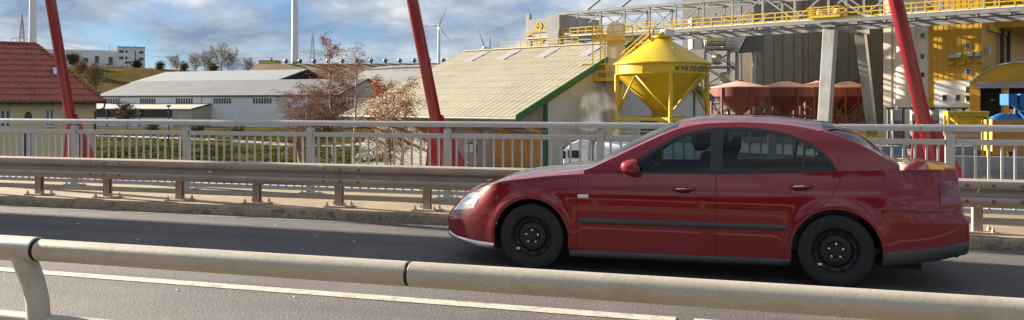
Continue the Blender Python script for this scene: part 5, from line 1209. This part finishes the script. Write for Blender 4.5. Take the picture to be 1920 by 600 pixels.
block_wall('block_wall', 'long concrete block wall behind the car under the red silos', on(1340, 156), on(1712, 156), hh(233, 156), 2.0, .9)
block_wall('block_wall', 'concrete block wall of the storage bays beside the yellow hopper at right', on(1722, 119), on(1990, 119), hh(231, 119))
pl_ = thing('pipe_rack', 'dark pipe rack with grey drums under the cream silo block', 'pipe rack', tuple(on(1660, 130)), YAW)
MB().bb(0, 13, -.3, .3, hh(204, 130) - GZ, hh(201.5, 130) - GZ).build('beam', trimb, pl_)
for k in range(6): MB().bb(.3 + k * 2.4, .6 + k * 2.4, -.2, .2, 0, hh(204, 130) - GZ).build('post', ribm, pl_)
for k in range(4): MB().lathe([(0, 0), (.75, 0), (.75, 1.7), (0, 1.8)], 18, (1.8 + k * 3.0, .2, hh(226, 130) - GZ)).build('drum', craneg, pl_, smooth=30)
for k in range(4): MB().bb(1.2 + k * 3, 2.4 + k * 3, -.3, .7, 0, hh(226, 130) - GZ).build('drum_stand', ribm, pl_)
yh = thing('yellow_hopper', 'small bright yellow steel hopper frame on the quay behind the railing', 'hopper', tuple(on(1778, 110)), YAW - R(18)); yz = lambda py: hh(py, 110) - GZ
MB().bb(-.1, 4.9, -.1, 3.2, yz(212), yz(208.5)).build('rim', yellow, yh)
for x0, x1, y0, y1 in ((0, 4.8, 0, .12), (0, 4.8, 3.0, 3.12), (0, .12, 0, 3.1), (4.7, 4.82, 0, 3.1)): MB().bb(x0, x1, y0, y1, yz(217), yz(212)).build('side_plate', yellow, yh)
MB().add([(.1, .1, yz(217)), (4.7, .1, yz(217)), (4.7, 3, yz(217)), (.1, 3, yz(217)), (1.7, 1.1, yz(238)), (3.1, 1.1, yz(238)), (3.1, 2, yz(238)), (1.7, 2, yz(238))], [(0, 1, 5, 4), (1, 2, 6, 5), (2, 3, 7, 6), (3, 0, 4, 7)]).build('funnel', yellow, yh)
for x in (.1, 4.7):
    for y in (.1, 3.0): MB().bar((x, y, 0), (x, y, yz(212)), .26).build('leg', yellow, yh)
for y in (.1, 3.0):
    MB().bar((.1, y, yz(236)), (4.7, y, yz(236)), .2).build('tie_beam', yellow, yh); MB().bar((.1, y, yz(236)), (2.4, y, yz(214)), .14).build('brace', yellow, yh); MB().bar((4.7, y, yz(236)), (2.4, y, yz(214)), .14).build('brace', yellow, yh)
bgk = thing('white_bulk_bag', 'pale bulk bag standing on the quay right of the yellow hopper', 'bag', tuple(on(1866, 113)), YAW)
MB().bb(-.55, .55, -.5, .5, 2.3, hh(232, 113) - GZ).build('bag', mat('pale_sack', (.6, .52, .38), .9), bgk, bevel=.15); MB().bb(-.6, .6, -.55, .55, 0, 2.3).build('crate', wood, bgk)
for i, (px, c_, lab) in enumerate(((1662, blue, 'low grey-blue covered stack on the quay left of the red hanger'), (1800, blue, 'low grey-blue covered stack on the quay beside the yellow hopper'))):
    t = thing('covered_stack', lab, 'stack', tuple(on(px, 112)), YAW, 'covered stacks on the quay')
    MB().prism([(-3, 0), (3, 0), (2.8, 1.0), (2, 1.35), (-2.4, 1.3), (-2.9, .9)], 1.8, 'y', 0).build('cover', mat('blue_grey_sheet', (.17, .20, .27), .7), t, bevel=.1); MB().bb(-3.1, 3.1, -.1, 1.9, 0, .12).build('pallet', wood, t)
for i, px in enumerate((1832, 1893)):
    t = thing('bollard', ['squat mooring bollard on the quay edge below the yellow hopper', 'squat mooring bollard on the quay edge near the right picture border'][i], 'bollard', tuple(on(px, 108.5 if i else 110)), 0, 'mooring bollards')
    MB().lathe([(.3, 0), (.28, .45), (.42, .55), (.42, .75), (0, .8)], 16).build('shaft', trimb, t, smooth=30); MB().box((0, 0, .03), (.9, .9, .06)).build('base_plate', trimb, t)

# ------------------------------------------------------------------ trees
barkw = mat('birch_bark', (.55, .51, .44), .8, var=.2, sc=1.5, fine=.2, fsc=7, dirt=(.06, .05, .045), dsc=2.5, dpos=(.55, .62))
barkd = mat('dark_bark', (.11, .085, .065), .9, var=.2, sc=2, fine=.1)
twig = mat('reddish_twigs', (.15, .085, .06), .9, fine=.05)
def leafmat(name, a, b_, c_):
    m = bpy.data.materials.new(name); m.use_nodes = True; t = m.node_tree; L = t.links.new; N = t.nodes.new; bs = t.nodes['Principled BSDF']
    ge = N('ShaderNodeNewGeometry'); r = N('ShaderNodeValToRGB'); e = r.color_ramp.elements; e[0].color = tuple(a) + (1,); e[1].color = tuple(c_) + (1,); m_ = e.new(.5); m_.color = tuple(b_) + (1,)
    L(ge.outputs['Random Per Island'], r.inputs[0]); L(r.outputs[0], bs.inputs['Base Color']); bs.inputs['Roughness'].default_value = .7; bs.inputs['Specular IOR Level'].default_value = 0; return m
rust = leafmat('rust_leaves', (.26, .075, .02), (.42, .13, .03), (.30, .14, .05)); orange = leafmat('orange_leaves', (.36, .10, .015), (.55, .19, .025), (.48, .25, .05))
tanl = leafmat('tan_leaves', (.14, .10, .05), (.22, .15, .06), (.28, .18, .06)); olive = leafmat('olive_leaves', (.03, .045, .012), (.07, .085, .02), (.13, .10, .03)); evg = leafmat('evergreen_leaves', (.012, .025, .010), (.025, .05, .018), (.05, .065, .02))
yel = leafmat('yellow_leaves', (.30, .24, .03), (.40, .33, .05), (.2, .2, .04))
def tree(name, label, base, H, spread, bark, lmat, nleaf, lsize, seed, stems=1, droop=.0, levels=3, low=.25, r0=None, group=None, thin=.007, kids=11, rz0=0):
    rd_ = random.Random(seed); t = thing(name, label, 'tree', tuple(base), 0, group); tr = MB(); br = MB(); tips = []
    def grow(p, d, L, r, lev, mb):
        n = 6 if lev < 2 else 4; pts = [p]; cur = Vector(p); dd = Vector(d).normalized()
        for k in range(n):
            dd = (dd + Vector((rd_.uniform(-1, 1), rd_.uniform(-1, 1), rd_.uniform(-.6, .6))) * (.10 + .07 * lev) + Vector((0, 0, (.06 if lev == 1 else 0) - droop * lev * .17 * (k / n)))).normalized()
            cur = cur + dd * (L / n); pts.append(cur.copy())
        rr = [max(thin, r * (1 - .85 * k / n)) for k in range(n + 1)]
        mb.tube(pts, rr, 6 if lev == 0 else (4 if lev == 1 else 3), False)
        if lev >= levels:
            for q in pts[1:]: tips.append(q)
            return
        if lev >= levels - 1: tips.extend(pts[3:])
        nk = kids if lev == 0 else max(4, kids - 2 - lev)
        if lev == 0: nk = int(kids * 2.2)
        for k in range(nk):
            f = (low + (1 - low) * (k + rd_.random() * .7) / nk) if lev == 0 else (.2 + .8 * (k + rd_.random()) / nk)
            f = min(f, .99); i = int(f * n); q = pts[i].lerp(pts[i + 1], f * n - i); a = rd_.uniform(0, 2 * math.pi)
            up = rd_.uniform(.35, .9) if lev == 0 else rd_.uniform(-.2, .5) - droop * .4
            u = Vector((math.cos(a), math.sin(a), up)); u = (u + dd * .4).normalized()
            LL = spread * (1.15 - f * .8) * rd_.uniform(.7, 1.1) if lev == 0 else L * rd_.uniform(.38, .6)
            grow(q, u, LL, max(thin, rr[i] * (.45 if lev == 0 else .55)), lev + 1, br)
    for s in range(stems):
        a = 2 * math.pi * s / max(1, stems) + rz0; lean = .0 if stems == 1 else .16
        grow(Vector((math.cos(a) * .25 * (stems > 1), math.sin(a) * .25 * (stems > 1), 0)), Vector((math.cos(a) * lean, math.sin(a) * lean, 1)), H * rd_.uniform(.86, 1.0) if s else H, (r0 or H * .012), 0, tr)
    to = tr.build('trunk', bark, t, smooth=True); br.build('branches', twig if bark is barkw else bark, t, smooth=True)
    if nleaf:
        lf = MB()
        for _ in range(nleaf):
            q = rd_.choice(tips) + Vector((rd_.gauss(0, 1), rd_.gauss(0, 1), rd_.gauss(0, 1))) * lsize * 1.3 - Vector((0, 0, droop * lsize)); u = Vector((rd_.gauss(0, 1), rd_.gauss(0, 1), rd_.gauss(0, 1))).normalized(); v = u.orthogonal().normalized(); s_ = lsize * rd_.uniform(.6, 1.2)
            lf.add([q - u * s_ * .5, q + v * s_ * .32, q + u * s_ * .5, q - v * s_ * .32], [(0, 1, 2, 3)])
        lf.build('crown', lmat, t)
    return t
tree('birch_tree', 'tall slender birch with sparse rusty leaves left of the middle hanger', on(627, 66), hh(76, 66) - GZ, 3.4, barkw, rust, 4200, .10, 3, 1, .25, 3, .3, group='birches below the bridge')
tree('birch_tree', 'slightly shorter bare-topped birch right beside the tall slender birch', on(664, 70), hh(96, 70) - GZ, 3.2, barkw, rust, 900, .09, 8, 1, .25, 3, .3, group='birches below the bridge')
tree('birch_tree', 'bushy multi-stemmed birch with rust-brown leaves left of the tall birch', on(574, 66), hh(150, 66) - GZ, 3.8, barkw, rust, 5200, .10, 5, 4, .45, 3, .3, group='birches below the bridge', kids=10)
tree('birch_tree', 'weeping birch with bright orange leaves next to the middle red hanger', on(738, 62), hh(152, 62) - GZ, 3.4, barkw, orange, 4800, .13, 11, 3, .9, 3, .3, group='birches below the bridge', kids=9)
tree('bare_tree', 'small bare dark tree in front of the cream lean-to shed', on(240, 150), 6.6, 3.6, barkd, tanl, 0, .1, 21, 1, -.1, 3, .35, thin=.03)
barkh = mat('grey_brown_bark', (.26, .20, .14), .9, fine=.05)
hilltrees = [(138, 105, 455, 'dark pine-like shrub left end of the hill below the office hall', evg, 4.2, 1500), (152, 118, 430, 'brown leafy shrub on the slope below the office hall', tanl, 4.5, 900), (180, 128, 400, 'wide tan-leaved bush on the hill slope right of the red hanger', tanl, 5, 1200), (257, 118, 470, 'dense evergreen bush at the right end of the office block', evg, 3.2, 1400),
             (329, 106, 440, 'small bare rounded tree alone on the crest', tanl, 3.2, 120), (366, 103, 440, 'left small bare tree of the crest tree group', tanl, 3.4, 150), (384, 98, 442, 'second tree of the crest group with thin twigs', tanl, 4, 200), (414, 87, 445, 'tallest bare round-crowned tree on the crest', tanl, 5.2, 300), (434, 97, 440, 'yellowish bare tree right of the tallest crest tree', yel, 4, 260), (468, 112, 440, 'tiny isolated bare tree on the crest left of the ochre hut', tanl, 2.4, 80),
             (300, 120, 450, 'low olive bush on the crest right of the office block', olive, 4, 700), (345, 122, 448, 'low dark bush beneath the small crest trees', olive, 4, 700), (400, 122, 446, 'low dark bush at the foot of the tallest crest tree', olive, 5, 800)]
for i, (px, py, d, lab, lmt, sp, nl) in enumerate(hilltrees):
    p = on(px, d); p.z = hz_(px, d) - .5; H = max(3.5, hh(py, d) - p.z)
    tree('hill_tree', lab, p, H, H * .62, barkh, lmt, nl * (3 if nl < 400 else 1), .7 if nl > 500 else .35, 40 + i, 3, 0, 2, .12, thin=.06, group='trees along the hill crest', kids=8)
# undergrowth beyond the railing: hedgerow of leaf clumps, and grass tufts
ug = MB(); rd_ = random.Random(5)
for _ in range(330):
    px = rd_.uniform(150, 720); d = rd_.choice((rd_.uniform(84, 135), rd_.uniform(150, 200))); c_ = on(px, d); h = rd_.uniform(.25, 1.0) * rd_.uniform(.4, 1.6); r_ = rd_.uniform(1.0, 3.4)
    for k in range(70):
        a = rd_.uniform(0, 6.28); q = rd_.random() ** .5; p = c_ + Vector((math.cos(a) * q * r_, math.sin(a) * q * r_, h * rd_.random() * (1.1 - q * .6))); a2 = rd_.uniform(0, 6.28); u = Vector((math.cos(a2), math.sin(a2), rd_.gauss(0, .3))).normalized(); v = Vector((-math.sin(a2), math.cos(a2), rd_.gauss(0, .3))).normalized(); s_ = rd_.uniform(.10, .26)
        ug.add([p - u * s_, p + v * s_ * .6, p + u * s_, p - v * s_ * .6], [(0, 1, 2, 3)])
ug.build('undergrowth', leafmat('undergrowth_leaves', (.025, .045, .010), (.055, .058, .016), (.085, .058, .02)), kind='stuff', label='mixed green and brown undergrowth on the bank beyond the railing', category='undergrowth')
for i, (px, d, h, lab) in enumerate(((286, 165, 3.2, 'yellow-leaved bush in front of the lean-to wall'), (368, 160, 2.6, 'green bush by the end of the lean-to shed'), (446, 150, 2.8, 'small yellow bush on the bank before the white wall'))):
    tree('bush', lab, on(px, d), h, 2.0, barkd, yel if i != 1 else olive, 260, .26, 80 + i, 3, 0, 2, .2, thin=.03, group='bushes on the bank')
# street lamp by the lean-to
lp = thing('street_lamp', 'thin dark street lamp in front of the cream lean-to shed', 'street lamp', tuple(on(316, 140)), YAW); lh = hh(199, 140) - GZ
MB().tube([(0, 0, 0), (0, 0, lh)], [.11, .07], 10).build('post', trimb, lp); MB().lathe([(0, .1), (.35, .05), (.42, -.05), (.3, -.22), (0, -.26)], 16, (0, 0, lh + .1)).build('lamp_head', trimb, lp, smooth=True)
# foot-level clutter on the pavement: a few pale paper scraps and stones on the road
scr = mat('pale_scrap', (.7, .68, .62), .8)
for i, (px, py) in enumerate(((146, 420), (258, 450), (333, 545), (518, 423), (592, 443), (664, 454), (553, 558))):
    dr = (at(px, py, 1) - Vector((0, 0, CAMH))); k = -CAMH / dr.z; p = dr * k
    o = MB().add([(.02, 0, .006), (.0, .012, .012), (-.022, .004, .006), (-.004, -.014, .008), (.0, .0, .016)], [(0, 1, 4), (1, 2, 4), (2, 3, 4), (3, 0, 4)]).build('litter_scrap', scr); o.location = (p.x, p.y, 0)
    tag(o, ['pale scrap on the shaded lane near the left picture edge', 'pale scrap on the lit road above the near pipe at left', 'pale scrap below the near pipe beside the white line', 'leftmost of two pale scraps on the shaded lane ahead of the car', 'middle pale scrap on the shaded lane ahead of the car', 'pale scrap on the shaded lane closest to the car bumper', 'pale scrap right under the white line below the pipe'][i], 'litter', 'pale scraps on the road')

# ------------------------------------------------------------------ behind the viewpoint: near bridge edge railing and an added, unseen woodland
back = thing('rear_railing', 'grey railing along the near bridge edge behind the viewpoint', 'railing', (0, -3.6, .115))
for x in np.arange(-30, 31, 2.4): MB().box((x, 0, .55), (.11, .09, 1.1)).build('post', galv, back)
MB().bb(-31, 31, -.05, .05, 1.1, 1.18).build('handrail', galv, back); MB().bb(-31, 31, -.03, .03, .55, .61).build('mid_rail', galv, back)
wd = MB(); rd_ = random.Random(9)  # leaf mass added out of view so the car side reflects something dark
for _ in range(15000):
    x = rd_.uniform(-150, 8); y = -34 - rd_.random() ** 2 * 40; hgt = 17 + 5 * mnoise.noise(Vector((x * .06, 0, 0))) + 3 * mnoise.noise(Vector((x * .2, 5, 0)))
    p = Vector((x, y, GZ + rd_.random() ** .8 * hgt)); u = Vector((rd_.gauss(0, 1), rd_.gauss(0, 1), rd_.gauss(0, 1))).normalized(); v = u.orthogonal().normalized(); s_ = rd_.uniform(.7, 1.5)
    wd.add([p - u * s_, p + v * s_ * .7, p + u * s_, p - v * s_ * .7], [(0, 1, 2, 3)])
wd.build('added_woodland', leafmat('added_woodland_leaves', (.03, .035, .012), (.08, .06, .02), (.12, .07, .025)), kind='stuff', label='unseen dark woodland added behind the viewpoint to darken the car reflections', category='woodland')
